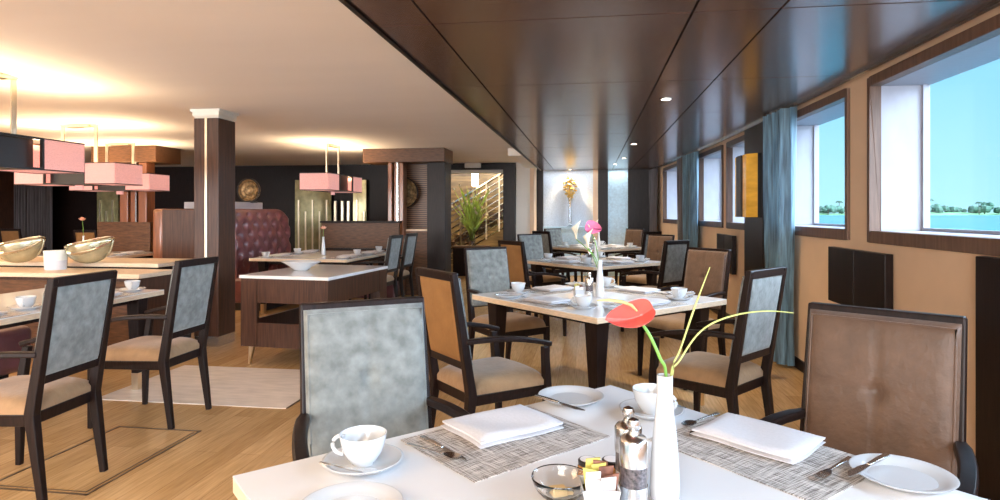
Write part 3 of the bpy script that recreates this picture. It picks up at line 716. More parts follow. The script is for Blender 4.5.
# ================================================================ WINDOW ROW TABLES
R45 = PI/4
T1, T2, T3, T4 = (.07, 1.30), (.04, 4.47), (.04, 7.80), (.12, 11.0)
tn = ['nearest table', 'second window table', 'third window table', 'farthest window table']
for k, c in enumerate((T1, T2, T3, T4)):
    inst(SQ, (c[0], c[1], 0), R45, ['square white-topped table in the foreground, its corner towards the back', 'square white-topped table with pale oak edge, second from the camera in the window row', 'square white-topped table third from the camera in the window row', 'farthest square white-topped table in front of the pale blue niche'][k], 'white-topped tables along the windows').scale = (1, 1, 1) if k == 0 else (1.03, 1.03, 1)
sides = {'back left': 3*R45, 'back right': R45, 'front left': 5*R45, 'front right': 7*R45}
for k, c in enumerate((T2, T3, T4)):
    for sd, a in sides.items(): setting(c[0], c[1], a, tn[k+1], sd, skip=('fork', 'knife', 'bk') if k == 2 else ())
# chairs  (facing headings in room degrees)
chair((305, 304), (418, 297), -56, 'grey-blue suede armchair facing the camera, back left of the nearest table')
chair((810, 303), (966, 317), -126, 'warm-shade painted suede armchair at the right edge, behind the nearest table', 'brown')
chair(None or (415, 267), (457, 274), 42, 'armchair with painted warm-lit rear at the front left of the second window table', 'tan')
chair((465, 248), (505, 247), -48, 'pale grey suede armchair back left of the second window table')
chair((497, 240), (525, 242), 45, 'armchair with painted warm-lit rear front left of the third window table', 'tan')
chair((519, 232), (546, 233), -45, 'pale suede armchair back left of the third window table', L=(-.86, 8.75))
chair((683, 249), (735, 248), -140, 'warm-shade painted suede armchair back right of the second window table', 'brown')
chair((740, 271), (793, 267), 140, 'armchair with pale blue rear at the front right of the second window table')
chair((660, 241), (694, 240), 137, 'armchair with blue-grey rear front right of the third window table')
chair((652, 235), (682, 233), -135, 'warm-shade painted suede armchair back right of the third window table', 'brown', L=(.98, 8.75))
chair((640, 231), (662, 230), 137, 'armchair with small blue rear front right of the farthest window table', L=(1.0, 10.1))
chair((620, 228), (642, 227), -135, 'warm-shade painted armchair back right of the farthest window table', 'brown', L=(.85, 11.95))
chair((524, 226), (545, 226), -45, 'pale armchair back left of the farthest window table', L=(-.72, 11.95))
chair((524, 226), (545, 226), 45, 'dark-backed armchair front left of the farthest window table', L=(-.8, 10.1))
chair((47, 280), (118, 270), 184, 'nearest armchair on the left, its grey suede rear to the camera', L=(-2.45, 2.69))
chair((172, 261), (216, 257), 181, 'second armchair on the left beside the pale floor inlay, grey suede rear', L=(-2.54, 3.70))
chair((385, 235), (403, 234), 176, 'nearer of the two pale armchairs right of the lounge table', L=(-2.58, 8.0))
chair((403, 234), (420, 232), 176, 'farther of the two pale armchairs right of the lounge table', L=(-2.60, 8.8))
chair((58, 230), (81, 229), 94, 'warm-light painted armchair against the dark back area right of the grey curtain', 'tan', L=(-8.75, 9.6))
chair((12, 225), (36, 225), 94, 'warm-light painted armchair before the grey curtain at the far left', 'tan', L=(-10.9, 10.2))
chair((0, 231), (10, 231), 94, 'warm-light painted armchair cut by the left edge of the view', 'tan', L=(-9.9, 8.3))

# ---- foreground cover 1 (back left) and 2 (back right)
def pz(x, y, z=.75): q = P(x, y, z); return (q[0], q[1], z)
def seg(o_proto, pa, pb, label, group, z, clamp=None):
    """lay cutlery so that its handle end is at pa and its tip at pb"""
    a, c = P(*pa, z), P(*pb, z); h = math.atan2(c[1]-a[1], c[0]-a[0])
    return inst(o_proto, ((a[0]+c[0])/2, (a[1]+c[1])/2, z), h-PI/2, label, group)
o = inst(MATP, (-.22, 1.62, .7505), math.radians(47), 'grey woven placemat left of the salt and pepper mills on the nearest table', 'placemats of the nearest table')
o = inst(MATP, (.425, 1.62, .7505), math.radians(-46), 'grey woven placemat right of the tall vase on the nearest table', 'placemats of the nearest table')
inst(NAP, (-.24, 1.69, .7528), math.radians(42), 'folded white napkin left of the tall vase on the nearest table', 'napkins of the nearest table')
inst(NAP, (.435, 1.70, .7528), math.radians(-40), 'folded white napkin right of the tall vase on the nearest table', 'napkins of the nearest table')
inst(CUP, (-.53, 1.39, .7505), math.radians(0), 'large white tea cup on a saucer at the left of the nearest table', 'tea cups of the nearest table')
inst(CUP, (.18, 1.87, .7505), math.radians(150), 'white tea cup partly hidden behind the tall vase', 'tea cups of the nearest table')
inst(PLATE, (-.06, 1.97, .7505), 0, 'white side plate at the far corner of the nearest table', 'side plates of the nearest table')
inst(PLATE, (.69, 1.49, .7505), 0, 'white side plate at the right edge of the picture on the nearest table', 'side plates of the nearest table')
inst(PLATE, (-.47, 1.165, .7505), 0, 'white plate cut by the bottom edge of the picture, nearest the camera', 'side plates of the nearest table')
seg(KNIFE, (538, 397), (582, 411), 'butter knife lying across the side plate at the far corner of the nearest table', 'knives of the nearest table', .7745)
seg(KNIFE, (889, 455), (846, 479), 'butter knife lying across the side plate at the right edge of the picture', 'knives of the nearest table', .7745)
seg(KNIFE, (415, 434), (474, 466), 'table knife left of the napkin beside the large cup', 'knives of the nearest table', .7528)
seg(SPOON, (420, 449), (452, 459), 'dessert spoon left of the napkin beside the large cup', 'spoons of the nearest table', .7528)
seg(FORK, (516, 409), (568, 430), 'table fork right of the left napkin on the nearest table', 'forks of the nearest table', .7528)
seg(KNIFE, (728, 417), (684, 439), 'table knife left of the right napkin, nearer the vase', 'knives of the nearest table', .7528)
seg(SPOON, (716, 415), (682, 429), 'spoon left of the right napkin, close behind the vase', 'spoons of the nearest table', .7528)
seg(FORK, (853, 457), (813, 483), 'table fork between the right napkin and the right side plate', 'forks of the nearest table', .7528)

# centre pieces of each table
def flower_stem(t, pts, r=.003, m='green'):
    V = [Vector(p) for p in pts]; rs = r if isinstance(r, (list, tuple)) else [r]*len(V); out = []; ro = []
    for i in range(len(V)-1):   # Catmull-Rom
        a, p, q, d = V[max(i-1, 0)], V[i], V[i+1], V[min(i+2, len(V)-1)]
        for k in range(5):
            u = k/5; out.append(.5*((2*p)+(q-a)*u+(2*a-5*p+4*q-d)*u*u+(3*p-a-3*q+d)*u**3)); ro.append(rs[i]*(1-u)+rs[i+1]*u)
    out.append(V[-1]); ro.append(rs[-1])
    b = MB(); b.tube(out, ro, 8); return b.build('stem', m, t)
def spathe(size, m='anthurium'):
    b = MB()
    def f(o):
        def g(u, v):
            a = (v-.5)*2*PI; r = u*size*(1-.42*abs(math.cos(a/2))**8+.0)*(1+.55*abs(a/PI)**3)
            x = r*math.cos(PI-a); y = r*math.sin(a)*.86
            return (x, y, o+.28*abs(y)**1.0*.9+1.6*x*x/ (size*6))
        return g
    b.slab(f(0), f(-.0015), 10, 40); return b
vx, vy = .155, 1.325
v = inst(VASE, (vx, vy, .7505), 0, 'tall white bud vase with coral anthurium on the nearest table', 'white bud vases')
fa = thing('anthurium', 'coral red anthurium bloom on a green stem in the tall foreground vase', 'flower', (vx, vy, .86))
# stem path computed in room space from the neck to the bloom
def rp(x, y, f):  # room point at pixel and camera depth, relative to fa
    a = room((x-CX)/F*f, f); return (a[0]-vx, a[1]-vy, EYE-(y-CY)*f/F-.86)
d0 = -vx*sn+vy*cs
flower_stem(fa, [(0, 0, 0), rp(666, 376, d0), rp(660, 358, d0), rp(650, 336, d0), rp(640, 321, d0)], [.003, .0032, .0035, .0035, .003])
sp = spathe(.047); o = sp.build('spathe', 'anthurium', fa, ang=80)
c_ = Vector(rp(642, 315, d0))
cr, cf, cu = Vector((cs, sn, 0)), Vector((-sn, cs, 0)), Vector((0, 0, 1))
ax = (-.80*cr-.40*cu+.10*cf).normalized(); ay = (.10*cr+.50*cu+.80*cf); ay = (ay-ax*ay.dot(ax)).normalized(); az = ax.cross(ay)
if az.z < 0: ay = -ay; az = -az
mm = Matrix((ax, ay, az)).transposed().to_4x4(); mm.translation = c_; o.matrix_local = mm
b = MB(); b.tube([rp(637, 311, d0), rp(631, 305, d0-.005), rp(621, 301.5, d0-.008), rp(609, 300, d0-.01), rp(597, 300.5, d0-.012)], [.002, .0034, .0036, .003, .0012], 10); b.build('spadix', 'spadix', fa)
g1 = thing('grass_blade', 'upright thin green blade in the tall foreground vase', 'leaf', (vx, vy, .86))
flower_stem(g1, [(0.002, 0, 0), rp(671, 374, d0), rp(680, 350, d0), rp(693, 312, d0), rp(703, 285, d0), rp(710, 267, d0)], [.002, .002, .0022, .0022, .0016, .0008], 'palegreen')
g2 = thing('grass_blade', 'long arching thin blade bending right from the tall foreground vase', 'leaf', (vx, vy, .86))
flower_stem(g2, [(0.004, 0, 0), rp(672, 376, d0), rp(680, 360, d0), rp(697, 335, d0), rp(715, 322, d0), rp(740, 314, d0), rp(768, 311, d0), rp(794, 313, d0)], [.002, .002, .0022, .002, .002, .0018, .0014, .0008], 'palegreen')
inst(MILL, (.088, 1.285, .7505), 0, 'nearer steel pepper mill with dark filling left of the tall vase', 'spice mills of the nearest table')
m2 = inst(MILL, (.082, 1.36, .7505), 0, 'farther steel mill standing behind the pepper mill', 'spice mills of the nearest table')
inst(CADDY, (.018, 1.262, .7505), math.radians(8), 'white caddy of sugar and tea sachets beside the foreground mills', 'sachet caddies')
gb = thing('glass_bowl', 'small clear glass bowl holding butter, nearest the camera', 'bowl', (-.062, 1.295, .7505))
b = MB(); b.lathe([(.0, .001), (.030, 0), (.034, .004), (.050, .020), (.058, .036), (.061, .046), (.060, .049), (.057, .046), (.054, .036), (.046, .022), (.031, .009), (.0, .007)], n=48); b.build('bowl_body', 'glass', gb)
b = MB(); b.box(-.022, .012, -.018, .012, .009, .026, .4); b.box(.012, .028, -.01, .012, .009, .02, .2); b.build('butter_pats', 'butter', gb, smooth=False, bevel=.003)
for (x, y, lb) in ((-.004, 1.415, 'left of two small jam jars behind the sachet caddy'), (.050, 1.425, 'right of two small jam jars, next to the mills')):
    j = thing('jam_jar', lb, 'jar', (x, y, .7505), 0, 'jam jars on the nearest table')
    b = MB(); b.lathe([(.0, 0), (.022, 0), (.024, .003), (.024, .024), (.021, .028), (.0, .028)], n=24); b.build('jar_body', 'jam', j)
    b = MB(); b.lathe([(.0, .028), (.023, .028), (.0235, .037), (.021, .039), (.0, .0385)], n=24); ld = b.build('lid', 'black', j)
    b = MB(); b.lathe([(.0, .039), (.019, .039), (.0185, .0395), (.0, .0398)], n=24); b.build('lid_label', 'sachet_white', ld)
def flower(kind, x, y, z, h, label, lean=(0, 0), m='peach'):
    t = thing('cut_flower', label, 'flower', (x, y, z))
    tip = (lean[0], lean[1], h); mid = (lean[0]*.35, lean[1]*.35, h*.6)
    flower_stem(t, [(0, 0, 0), mid, tip], .003)
    if kind == 'round':
        b = MB()
        for L, (r, hh, n) in enumerate(((.05, .03, 9), (.036, .042, 7), (.02, .05, 5))):
            for i in range(n):
                a = 2*PI*i/n+L*.5
                def g(o, a=a, r=r, hh=hh):
                    def q(u, v): w = (v-.5)*.030*math.sin(PI*min(1, u*.9+.1)); return (tip[0]+math.cos(a)*r*u-math.sin(a)*w, tip[1]+math.sin(a)*r*u+math.cos(a)*w, tip[2]+hh*u*u+o)
                    return q
                b.slab(g(0), g(.002), 5, 3)
        b.build('petals', m, t, ang=80)
    elif kind == 'spathe':
        o = spathe(.055).build('spathe', m, t, ang=80); o.location = tip; o.rotation_euler = (math.radians(70), math.radians(20), math.radians(10))
        b = MB(); b.tube([(0, 0, 0), (-.01, 0, .02), (-.02, 0, .035)], [.004, .004, .002]); b.build('spadix', 'cream_flower', o)
    elif kind == 'lily':
        b = MB()
        def g(o):
            def q(u, v):
                a = v*2*PI; r = .006+.03*u*u; return (tip[0]+(r-o)*math.cos(a), tip[1]+(r-o)*math.sin(a)*.8, tip[2]+.11*u+.03*u*math.cos(a))
            return q
        b.slab(g(0), g(.0015), 8, 20); b.build('petals', m, t, ang=80)
    return t
def centre(c, k, side, fl):
    tl = tn[k]
    x, y = c; dx, dy = -.03, -.02
    inst(VASE, (x+.03, y-.02, .7505), 0, 'white bud vase at the centre of the '+tl, 'white bud vases')
    inst(MILL, (x-.045, y-.04, .7505), 0, 'steel mill beside the vase on the '+tl, 'spice mills of the '+tl)
    inst(CADDY, (x-.12, y-.03, .7505), .3, 'white sachet caddy left of the vase on the '+tl, 'sachet caddies')
centre(T2, 1, 0, 0); centre(T3, 2, 0, 0); centre(T4, 3, 0, 0)
flower('lily', T2[0]+.03, T2[1]-.02, .9, .26, 'pale lily leaning left from the vase on the second window table', (-.17, .05), 'cream_flower')
flower('spathe', T2[0]+.03, T2[1]-.02, .9, .35, 'bright pink bloom over the vase on the second window table', (-.075, 0), 'pinkflower')
flower('lily', T2[0]+.035, T2[1]-.02, .9, .20, 'shorter pale lily from the vase on the second window table', (-.09, -.02), 'cream_flower')
flower('lily', T3[0]+.03, T3[1]-.02, .9, .22, 'cream bloom in the vase on the third window table', (-.06, 0), 'cream_flower')
flower('lily', T4[0]+.03, T4[1]-.02, .9, .20, 'cream bloom in the vase on the farthest window table', (-.04, 0), 'cream_flower')

# ================================================================ LOUNGE TABLES
LT = make_table(1.38, 1.70); LT.location = (-3.76, 8.42, 0); LT.rotation_euler.z = math.radians(-2)
LT['label'] = 'white-topped table beside the plum booth, laid with cups'; LT['group'] = 'lounge tables'
LTn = 'table by the plum booth'
for (dx, dy, a, sd) in ((.45, -.42, 0, 'near right'), (.45, .42, 0, 'far right'), (-.45, -.42, PI, 'near left'), (-.45, .42, PI, 'far left')):
    setting(-3.76+(.04 if dx > 0 else -.04)+dy*.03, 8.42+dy, a, LTn, sd, skip=('knife', 'fork', 'bk'))
vv = inst(VASE, (-3.78, 8.35, .7505), 0, 'white bud vase on the table beside the plum booth', 'white bud vases')
flower('round', -3.78, 8.35, .9, .22, 'peach bloom in the vase on the table beside the plum booth', (0, 0), 'peach')
b5 = make_table(1.02, 2.05); b5.location = (-3.81, 3.36, 0); b5['label'] = 'white-topped table at the left edge behind the two grey armchairs'; b5['group'] = 'lounge tables'
T5n = 'table at the left edge'
for (dy, a, sd) in ((.55, 0, 'far right'), (-.35, 0, 'near right')):
    setting(-3.93, 3.36+dy, a, T5n, sd, skip=('knife', 'fork', 'bk'))
bt_ = thing('leather_bench', 'plum leather bench with rounded end under the table at the left edge', 'bench', (-4.75, 3.3, 0))
b = MB(); b.box(-.45, .41, -1.1, .98, .12, .47); b.build('seat', 'purple_leather', bt_, bevel=.06, seg=4)
b = MB(); b.box(-.32, .36, -1.05, .8, 0, .12); b.build('plinth', 'dark', bt_, smooth=False)
b6 = make_table(1.4, 1.1); b6.location = (-7.2, 8.08, 0); b6['label'] = 'white-topped table left of the plum booth with a flower arrangement'; b6['group'] = 'lounge tables'
for (dy, a, sd) in ((.2, 0, 'right'), (.1, PI, 'left')): setting(-7.2, 8.08+dy, a, 'table left of the plum booth', sd, skip=('knife', 'fork', 'bk', 'cup'))
inst(VASE, (-7.45, 8.15, .7505), 0, 'white bud vase on the table left of the plum booth', 'white bud vases')
flower('round', -7.45, 8.15, .9, .34, 'coral bloom above the right golden bowl, on the table left of the plum booth', (-.02, 0), 'peach')
b7 = make_table(1.3, 1.3); b7.location = (-9.3, 7.4, 0); b7['label'] = 'white-topped table at the far left behind the golden bowls'; b7['group'] = 'lounge tables'
inst(VASE, (-8.97, 7.6, .7505), 0, 'white bud vase on the far left table', 'white bud vases')
flower('round', -8.97, 7.6, .9, .40, 'coral bloom at the far left before the grey curtain', (-.02, 0), 'peach')
setting(-9.3, 7.4, PI/2, 'far left table', 'far', skip=('knife', 'fork', 'bk')); setting(-9.3, 7.4, 0, 'far left table', 'right', skip=('knife', 'fork', 'bk'))

# ================================================================ PENDANTS
def lamp(cx, cy, along, label, L=1.3, W=.42, H=.25, z=1.68):
    t = thing('pendant_lamp', label, 'lamp', (cx, cy, z), along, 'pink pendant lamps')
    e = .012; a = L/2; w = W/2   # fabric walls, long axis on local x; window in the two long sides
    for s in (-1, 1):
        b = MB(); q0, q1 = sorted((s*.27, s*a))
        b.box(q0, q1, -w-e/2, -w+e/2, 0, H); b.box(q0, q1, w-e/2, w+e/2, 0, H)
        b.box(s*a-e/2, s*a+e/2, -w-e/2, w+e/2, 0, H)
        b.build('fabric_shade', 'pink', t, smooth=False)
    b = MB()
    for s in (-1, 1):
        y0, y1 = s*w-.012, s*w+.012
        b.box(-.27, .27, min(y0, y1), max(y0, y1), 0, .018); b.box(-.27, .27, y0, y1, H-.018, H); b.box(-.27, -.252, y0, y1, .018, H-.018); b.box(.252, .27, y0, y1, .018, H-.018)
    b.box(-.252, .252, -w+.07, w-.07, .005, H-.01)
    b.build('dark_window_frame', 'black', t, smooth=False)
    for s in (-1, 1):
        q0, q1 = sorted((s*.27, s*(a+.008)))
        for q in (0, H-.01):
            b = MB(); b.box(q0, q1, -w-.009, -w+.009, q, q+.01); b.box(q0, q1, w-.009, w+.009, q, q+.01); b.box(s*a-.009, s*a+.009, -w, w, q, q+.01)
            b.build('shade_trim', 'walnut_v', t, smooth=False)
        q0, q1 = sorted((s*.27, s*(a-.01)))
        b = MB(); b.box(q0, q1, -w+.01, w-.01, .004, .008); b.build('diffuser', 'pink', t, smooth=False)
    top = ZC-z
    for s in (-1, 1):
        b = MB(); b.box(s*.22-.022, s*.22+.022, -.006, .006, H-.1, top-.02); b.build('hanger_bar', 'brass_steel', t, smooth=False)
    b = MB(); b.box(-.242, .242, -.02, .02, top-.02, top); b.box(-.16, .16, -.045, .045, top-.035, top-.005); b.build('ceiling_bar', 'brass_steel', t, smooth=False)
    b = MB(); b.box(-.05, .05, -.012, .012, -.05, 0); b.build('switch_block', 'pink', t, smooth=False)
    for s in (-1, 1):
        ld = bpy.data.lights.new('pendant_bulb', 'AREA'); ld.shape = 'RECTANGLE'; ld.size = .32; ld.size_y = .28; ld.energy = 9; ld.color = (1, .74, .44)
        lo = bpy.data.objects.new('pendant_bulb', ld); COL.objects.link(lo); lo.parent = t; lo.location = (s*.44, 0, H-.06); lo.rotation_euler = (PI, 0, 0)
    return t
x1, y1 = room(-3.53, 4.7)
lamp(-4.40, 3.93, PI/2, 'big pink box pendant with dark window at the left edge, nearest the camera')
x2 = P(115, 184, 1.68)  # near right bottom corner
x2 = room((115-CX)/F*7.0, 7.0); lamp(x2[0]-.65, x2[1]+.21, 0, 'pink box pendant above the right golden bowl, second from the left edge')
x4 = room((120-CX)/F*9.25, 9.25); lamp(x4[0], x4[1], 0, 'farthest pink box pendant on the left, below and behind the others')
lamp(-3.92, 9.0, PI/2, 'pink box pendant right of the pillar above the table by the plum booth')

# ================================================================ RIGHT WALL FURNISHINGS
def curtain(name, y0, y1, m, label, off=.10, waves=5, pinch=.0, z0=.03, z1=2.255, amp=.035):
    b = MB()
    def f(o):
        def g(u, v):
            z = z0+v*(z1-z0); k = 1-pinch*math.exp(-((v-.15)/.3)**2)
            yc = (y0+y1)/2; y = yc+(u-.5)*(y1-y0)*k
            return (wx(y)-off-o+amp*math.sin(u*waves*2*PI)+.012*math.sin(u*waves*4.3*PI+v*3), y, z)
        return g
    b.slab(f(0), f(.006), 80, 14)
    return tag(b.build(name, m, ang=80), label, 'curtain')
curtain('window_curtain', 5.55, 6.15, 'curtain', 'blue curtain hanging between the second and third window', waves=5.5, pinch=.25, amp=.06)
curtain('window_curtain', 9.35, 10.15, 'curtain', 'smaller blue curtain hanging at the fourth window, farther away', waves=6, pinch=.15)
curtain('window_curtain', 10.15, 10.6, 'dark_curtain', 'dark narrow curtain beside the small blue curtain', waves=4)
curtain('window_curtain', 12.75, 13.3, 'dark_curtain', 'dark curtain in the far right corner of the room', waves=5)
def gcurt(x0, x1, Y, label):
    b = MB(); a, c = XAT(x0, Y), XAT(x1, Y)
    f = lambda o: (lambda u, v: (a+(c-a)*u, Y+o+.04*math.sin(u*9*2*PI)+.01*math.sin(u*40), .02+v*2.3))
    b.slab(f(0), f(.008), 110, 4); tag(b.build('window_curtain', 'dark_curtain', ang=80), label, 'curtain')
gcurt(3, 26, 12.3, 'grey curtain at the far left edge of the back wall'); gcurt(27, 52, 12.3, 'grey curtain right of the far left one on the back wall')
b = MB(); b.box(wx(6.9)-.05, wx(6.9)+.02, 6.45, 7.2, 0, ZS)
struct(b.build('trim_11', 'dark', smooth=False, bevel=.004))
s = thing('wall_sconce', 'amber glass wall light on the dark pier beside the blue curtain', 'wall lamp', (wx(6.85)-.05, 6.85, ZAT(750, 217, 6.85)))
hz = ZAT(750, 156, 6.85)-ZAT(750, 217, 6.85)
b = MB(); b.box(-.04, 0, -.36, .28, .0, hz); b.build('back_plate', 'black', s, smooth=False)
b = MB(); b.hexa([(-.13, -.26, 0), (-.04, -.36, 0), (-.04, -.08, 0), (-.13, -.12, 0), (-.13, -.26, hz), (-.04, -.36, hz), (-.04, -.08, hz), (-.13, -.12, hz)]); b.build('glass_panel', 'amber', s, smooth=False, bevel=.004)
b = MB(); b.hexa([(-.13, .12, 0), (-.04, .06, 0), (-.04, .27, 0), (-.13, .22, 0), (-.13, .12, hz), (-.04, .06, hz), (-.04, .27, hz), (-.13, .22, hz)]); b.build('glass_panel', 'amber', s, smooth=False, bevel=.004)
b = MB(); b.box(-.145, -.04, -.10, .10, -.0, hz); b.build('centre_fin', 'dark', s, smooth=False)
def wpanel(y0, y1, z0, z1, label, n=2):
    t = thing('wall_panel', label, 'wall panel', (wx((y0+y1)/2), (y0+y1)/2, z0)); h = (y1-y0)/2
    for k in range(n):
        b = MB(); a = -h+2*h*k/n; b.box(-.05, -.001, a+.003, a+2*h/n-.003, 0, z1-z0); b.build('leaf', 'dark', t, smooth=False, bevel=.004)
    return t
wpanel(4.01, 4.91, .70, 1.10, 'dark two-leaf wall panel below the pier between the two nearest windows')
wpanel(8.05-.45, 8.05+.45, .62, 1.08, 'small dark wall panel below the fourth window pier')
wpanel(1.9, 3.15, .05, 1.15, 'tall dark wall panel at the right edge of the picture')
b = MB()
for k in range(26):
    a = YF+.2+k*.63; c = a+.63
    b.hexa([(wx(a)-.075, a, ZS-.022), (wx(a)-.045, a, ZS-.022), (wx(c)-.045, c, ZS-.022), (wx(c)-.075, c, ZS-.022), (wx(a)-.075, a, ZS-.001), (wx(a)-.045, a, ZS-.001), (wx(c)-.045, c, ZS-.001), (wx(c)-.075, c, ZS-.001)])
tag(b.build('curtain_rail', 'steel', smooth=False), 'slim silver curtain rail along the edge of the dark ceiling', 'rail')
b = MB(); wallseg(b, YF, 13.3, 0, .09, t=-.015, n=20); struct(b.build('baseboard_right', 'dark', smooth=False))

# niche vase with gold flowers
nx_, ny_ = XAT(570, YR-.02), YR+.0
t = thing('crystal_vase', 'slim glass vase with golden blossoms on the ledge of the pale niche', 'vase', (nx_, ny_, ZAT(570, 226.5, YR)))
b = MB(); b.lathe([(.0, 0), (.06, 0), (.062, .012), (.03, .03), (.032, .3), (.045, .62), (.040, .62), (.026, .3), (.02, .06), (.0, .05)]); b.build('vase_body', 'glass', t)
b = MB()
for k in range(26):
    a = k*2.4; h = .62+k*.018; r = .03+.10*math.sin(k/25*PI)
    x, y = math.cos(a)*r, math.sin(a)*r*.7; b.tube([(0, 0, .4), (x*.4, y*.4, h-.1), (x, y, h)], .004, 5)
    for q in range(5):
        w = q*1.25; b.lathe([(0, -.01), (.024, .005), (.012, .03), (0, .035)], (x+.02*math.cos(w), y+.02*math.sin(w), h), 7)
b.build('blossoms', mat('golden_blossom', (.75, .48, .10), .5, scale=20, var=.3), t)

# ================================================================ DOWNLIGHTS
def dl(X, Y, Z, e=14, col=(1, .78, .5), label='', spot=1.9):
    t = thing('downlight', label, 'ceiling light', (X, Y, Z), 0, 'recessed downlights')
    b = MB(); b.lathe([(.055, 0), (.055, -.004), (.040, -.005), (.038, 0)], n=24); b.build('trim_ring', 'steel', t)
    b = MB(); b.lathe([(.0, -.001), (.037, -.001), (.037, -.003), (.0, -.003)], n=24); b.build('lens', 'lamp_glow', t)
    ld = bpy.data.lights.new('downlight_beam', 'SPOT'); ld.energy = e; ld.color = col; ld.spot_size = spot; ld.spot_blend = .8; ld.shadow_soft_size = .04
    lo = bpy.data.objects.new('downlight_beam', ld); COL.objects.link(lo); lo.parent = t; lo.location = (0, 0, -.012)
for (px, py, lb) in ((666, 99, 'nearest recessed downlight in the dark ceiling'), (634, 144, 'second recessed downlight in the dark ceiling'), (624, 158, 'third recessed downlight, beyond the second'), (615, 164, 'farthest small recessed downlight in the dark ceiling')):
    q = P(px, py, ZS); dl(q[0], q[1], ZS, 60, label=lb)
dl(XAT(570, YR-.1), YR-.1, ZS, 60, label='bright downlight over the golden blossoms in the niche')

# ================================================================ OUTSIDE
wz = -1.6
b = MB(); b.box(2.6, 2600, -900, 2200, wz-.5, wz); struct(b.build('water', 'water', smooth=False))
# far bank, a ridge running across the view through the windows
def far(x, f): a = room((x-CX)/F*f, f); return Vector((a[0], a[1], 0))
bA, bB = far(640, 820), far(1300, 820); dv = (bB-bA); nrm = Vector((-dv.y, dv.x, 0)).normalized()
b = MB(); n = 60
def bank(u, v):
    p = bA+dv*u+nrm*(v*90); return (p.x, p.y, wz-.2+(3.4+1.6*math.sin(u*31)+math.sin(u*77))*min(1, v*5))
b.slab(bank, lambda u, v: (lambda p: (p.x, p.y, wz-1))(bA+dv*u+nrm*(v*90)), n, 5)
struct(b.build('ground_bank', 'bank', ang=60))
protos = []
for kind in range(3):
    t = thing('shore_tree', 'tree', 'tree'); rr = random.Random(kind)
    b = MB(); H = (9, 13, 8)[kind]; b.tube([(0, 0, -2), (.4, 0, H*.5), (.2, 0, H)], [.6, .4, .25], 6); b.build('trunk', 'bark', t)
    b = MB()
    if kind == 1:
        for i in range(12):
            a = 2*PI*i/12; b.strap([(.2, 0, H), (.2+2.2*math.cos(a), 2.2*math.sin(a), H+1.4), (.2+4*math.cos(a), 4*math.sin(a), H-.8)], [.4, 1.3, .3], .3)
    else:
        for i in range(9):
            x, y, z, r = rr.uniform(-3.5, 3.5), rr.uniform(-3, 3), rr.uniform(H*.35, H), rr.uniform(2.0, 3.4)
            b.lathe([(0, -r*.8), (r*.8, -r*.5), (r, 0), (r*.7, r*.6), (0, r*.9)], (x, y, z), 8)
    b.build('crown', 'leaf', t); protos.append(t)
for k in range(26):
    u = (k+.5)/26; p = bA+dv*u+nrm*(6 if k % 2 else 40)
    kd = (0, 1, 2, 1, 0)[k % 5]; sc_ = 1.35+.25*math.sin(k*2.3)
    o = inst(protos[kd], (p.x, p.y, wz+2.0), k*1.7, ['tall round-crowned dark tree standing out of the far treeline', 'feathery palm rising above the far treeline', 'broad bushy tree standing out of the far treeline'][kd], ['round-crowned trees on the far shore', 'palms on the far shore', 'bushy trees on the far shore'][kd]); o.scale = (sc_, sc_, sc_)
b = MB(); rr = random.Random(5)
for k in range(420):
    p = bA+dv*rr.random()+nrm*rr.uniform(16, 30); r = rr.uniform(3, 6.5)
    b.lathe([(0, -r*.8), (r*.8, -r*.5), (r, 0), (r*.75, r*.55), (0, r*.8)], (p.x, p.y, wz+2.2+r*.7+rr.uniform(0, 3.5)), 7)
tag(b.build('treeline', 'leaf'), 'dense dark green treeline along the far river bank', 'trees', kind='stuff')

# ================================================================ LIGHT
def sun(name, az, el, e, col, size):
    ld = bpy.data.lights.new(name, 'SUN'); ld.energy = e; ld.color = col; ld.angle = math.radians(size)
    o = bpy.data.objects.new(name, ld); COL.objects.link(o); o.location = (10, 0, 10)
    # az: direction the light comes from, degrees from +X towards +Y
    d = Vector((math.cos(math.radians(az))*math.cos(math.radians(el)), math.sin(math.radians(az))*math.cos(math.radians(el)), math.sin(math.radians(el))))
    o.rotation_euler = d.to_track_quat('Z', 'Y').to_euler()
sun('sky_glow', -12, 20, 22.0, (.62, .80, 1.0), 110)
sun('frontal_fill', -97, -7, 5.0, (.97, .94, .94), 50)  # added fill from behind the camera, entering low through the front wall
def area(name, x, y, z, sx, sy, e, col, up=False):
    ld = bpy.data.lights.new(name, 'AREA'); ld.shape = 'RECTANGLE'; ld.size = sx; ld.size_y = sy; ld.energy = e; ld.color = col
    o = bpy.data.objects.new(name, ld); COL.objects.link(o); o.location = (x, y, z)
    if up: o.rotation_euler = (PI, 0, 0)
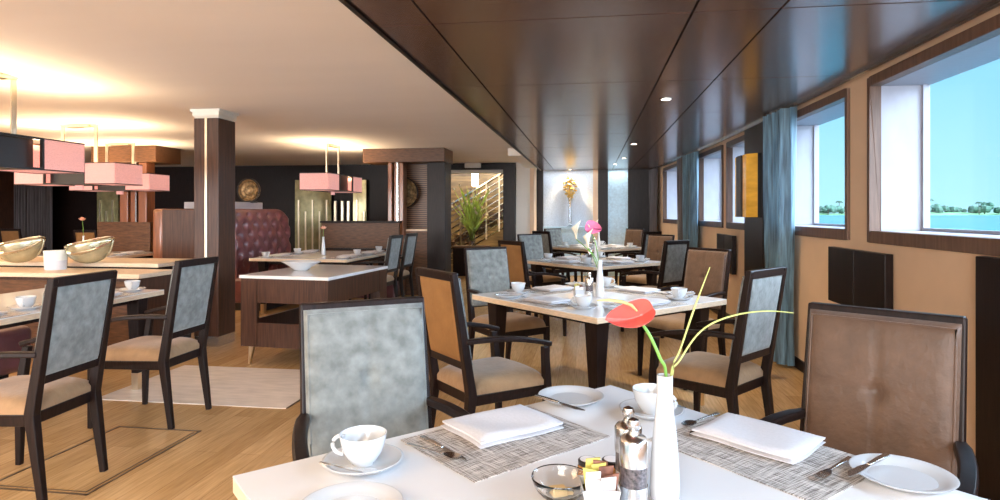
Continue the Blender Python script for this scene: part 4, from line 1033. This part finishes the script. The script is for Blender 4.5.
# unseen warm fill lights added under the ceiling, outside the view
area('unseen_ceiling_fill', -4.2, -.6, ZC-.01, 3.0, 1.6, 120, (1, .74, .46))
area('unseen_ceiling_fill', -.2, -1.4, ZS-.01, 1.4, 1.6, 60, (1, .86, .70))
area('unseen_ceiling_fill', -8.5, 4.5, ZC-.01, 2.0, 3.0, 110, (1, .70, .40))
area('niche_fill', XAT(568, YR-.1), YR-.12, ZS-.012, 1.0, .06, 2.6, (.85, .93, 1))  # unseen strips added to brighten the niche and the blue panel
area('niche_fill', XAT(618, YR-.1), YR-.12, ZS-.012, .35, .06, 1.2, (.8, .92, 1))
ld = bpy.data.lights.new('lobby_lamp', 'POINT'); ld.energy = 110; ld.color = (1, .80, .48); ld.shadow_soft_size = .15
o = bpy.data.objects.new('lobby_lamp', ld); COL.objects.link(o); o.location = (-2.6, YB+1.0, 2.7)
# world
w = bpy.data.worlds.new('sky'); SC.world = w; w.use_nodes = True; nt = w.node_tree; bg = nt.nodes['Background']
tc = nt.nodes.new('ShaderNodeTexCoord'); sx = nt.nodes.new('ShaderNodeSeparateXYZ'); nt.links.new(tc.outputs['Generated'], sx.inputs[0])
r = ramp(nt, (.40, .76, .88), (.13, .50, .80), .5, .70)
mr = nt.nodes.new('ShaderNodeMath'); mr.operation = 'MULTIPLY_ADD'; mr.inputs[1].default_value = .5; mr.inputs[2].default_value = .5
nt.links.new(sx.outputs['Z'], mr.inputs[0]); nt.links.new(mr.outputs[0], r.inputs[0]); nt.links.new(r.outputs[0], bg.inputs['Color']); bg.inputs['Strength'].default_value = .74

# ================================================================ CAMERA
cd = bpy.data.cameras.new('camera'); cam = bpy.data.objects.new('camera', cd); COL.objects.link(cam)
cam.location = (0, 0, EYE); cam.rotation_euler = (PI/2, 0, PSI)
cd.sensor_fit = 'HORIZONTAL'; cd.sensor_width = 36; cd.lens = 36*F/1000; cd.shift_y = -(250-CY)/1000; cd.clip_start = .05; cd.clip_end = 5000
SC.camera = cam
vs = SC.view_settings; vs.view_transform = 'Standard'; vs.look = 'None'; vs.gamma = 1; vs.use_curve_mapping = False; vs.exposure = .9
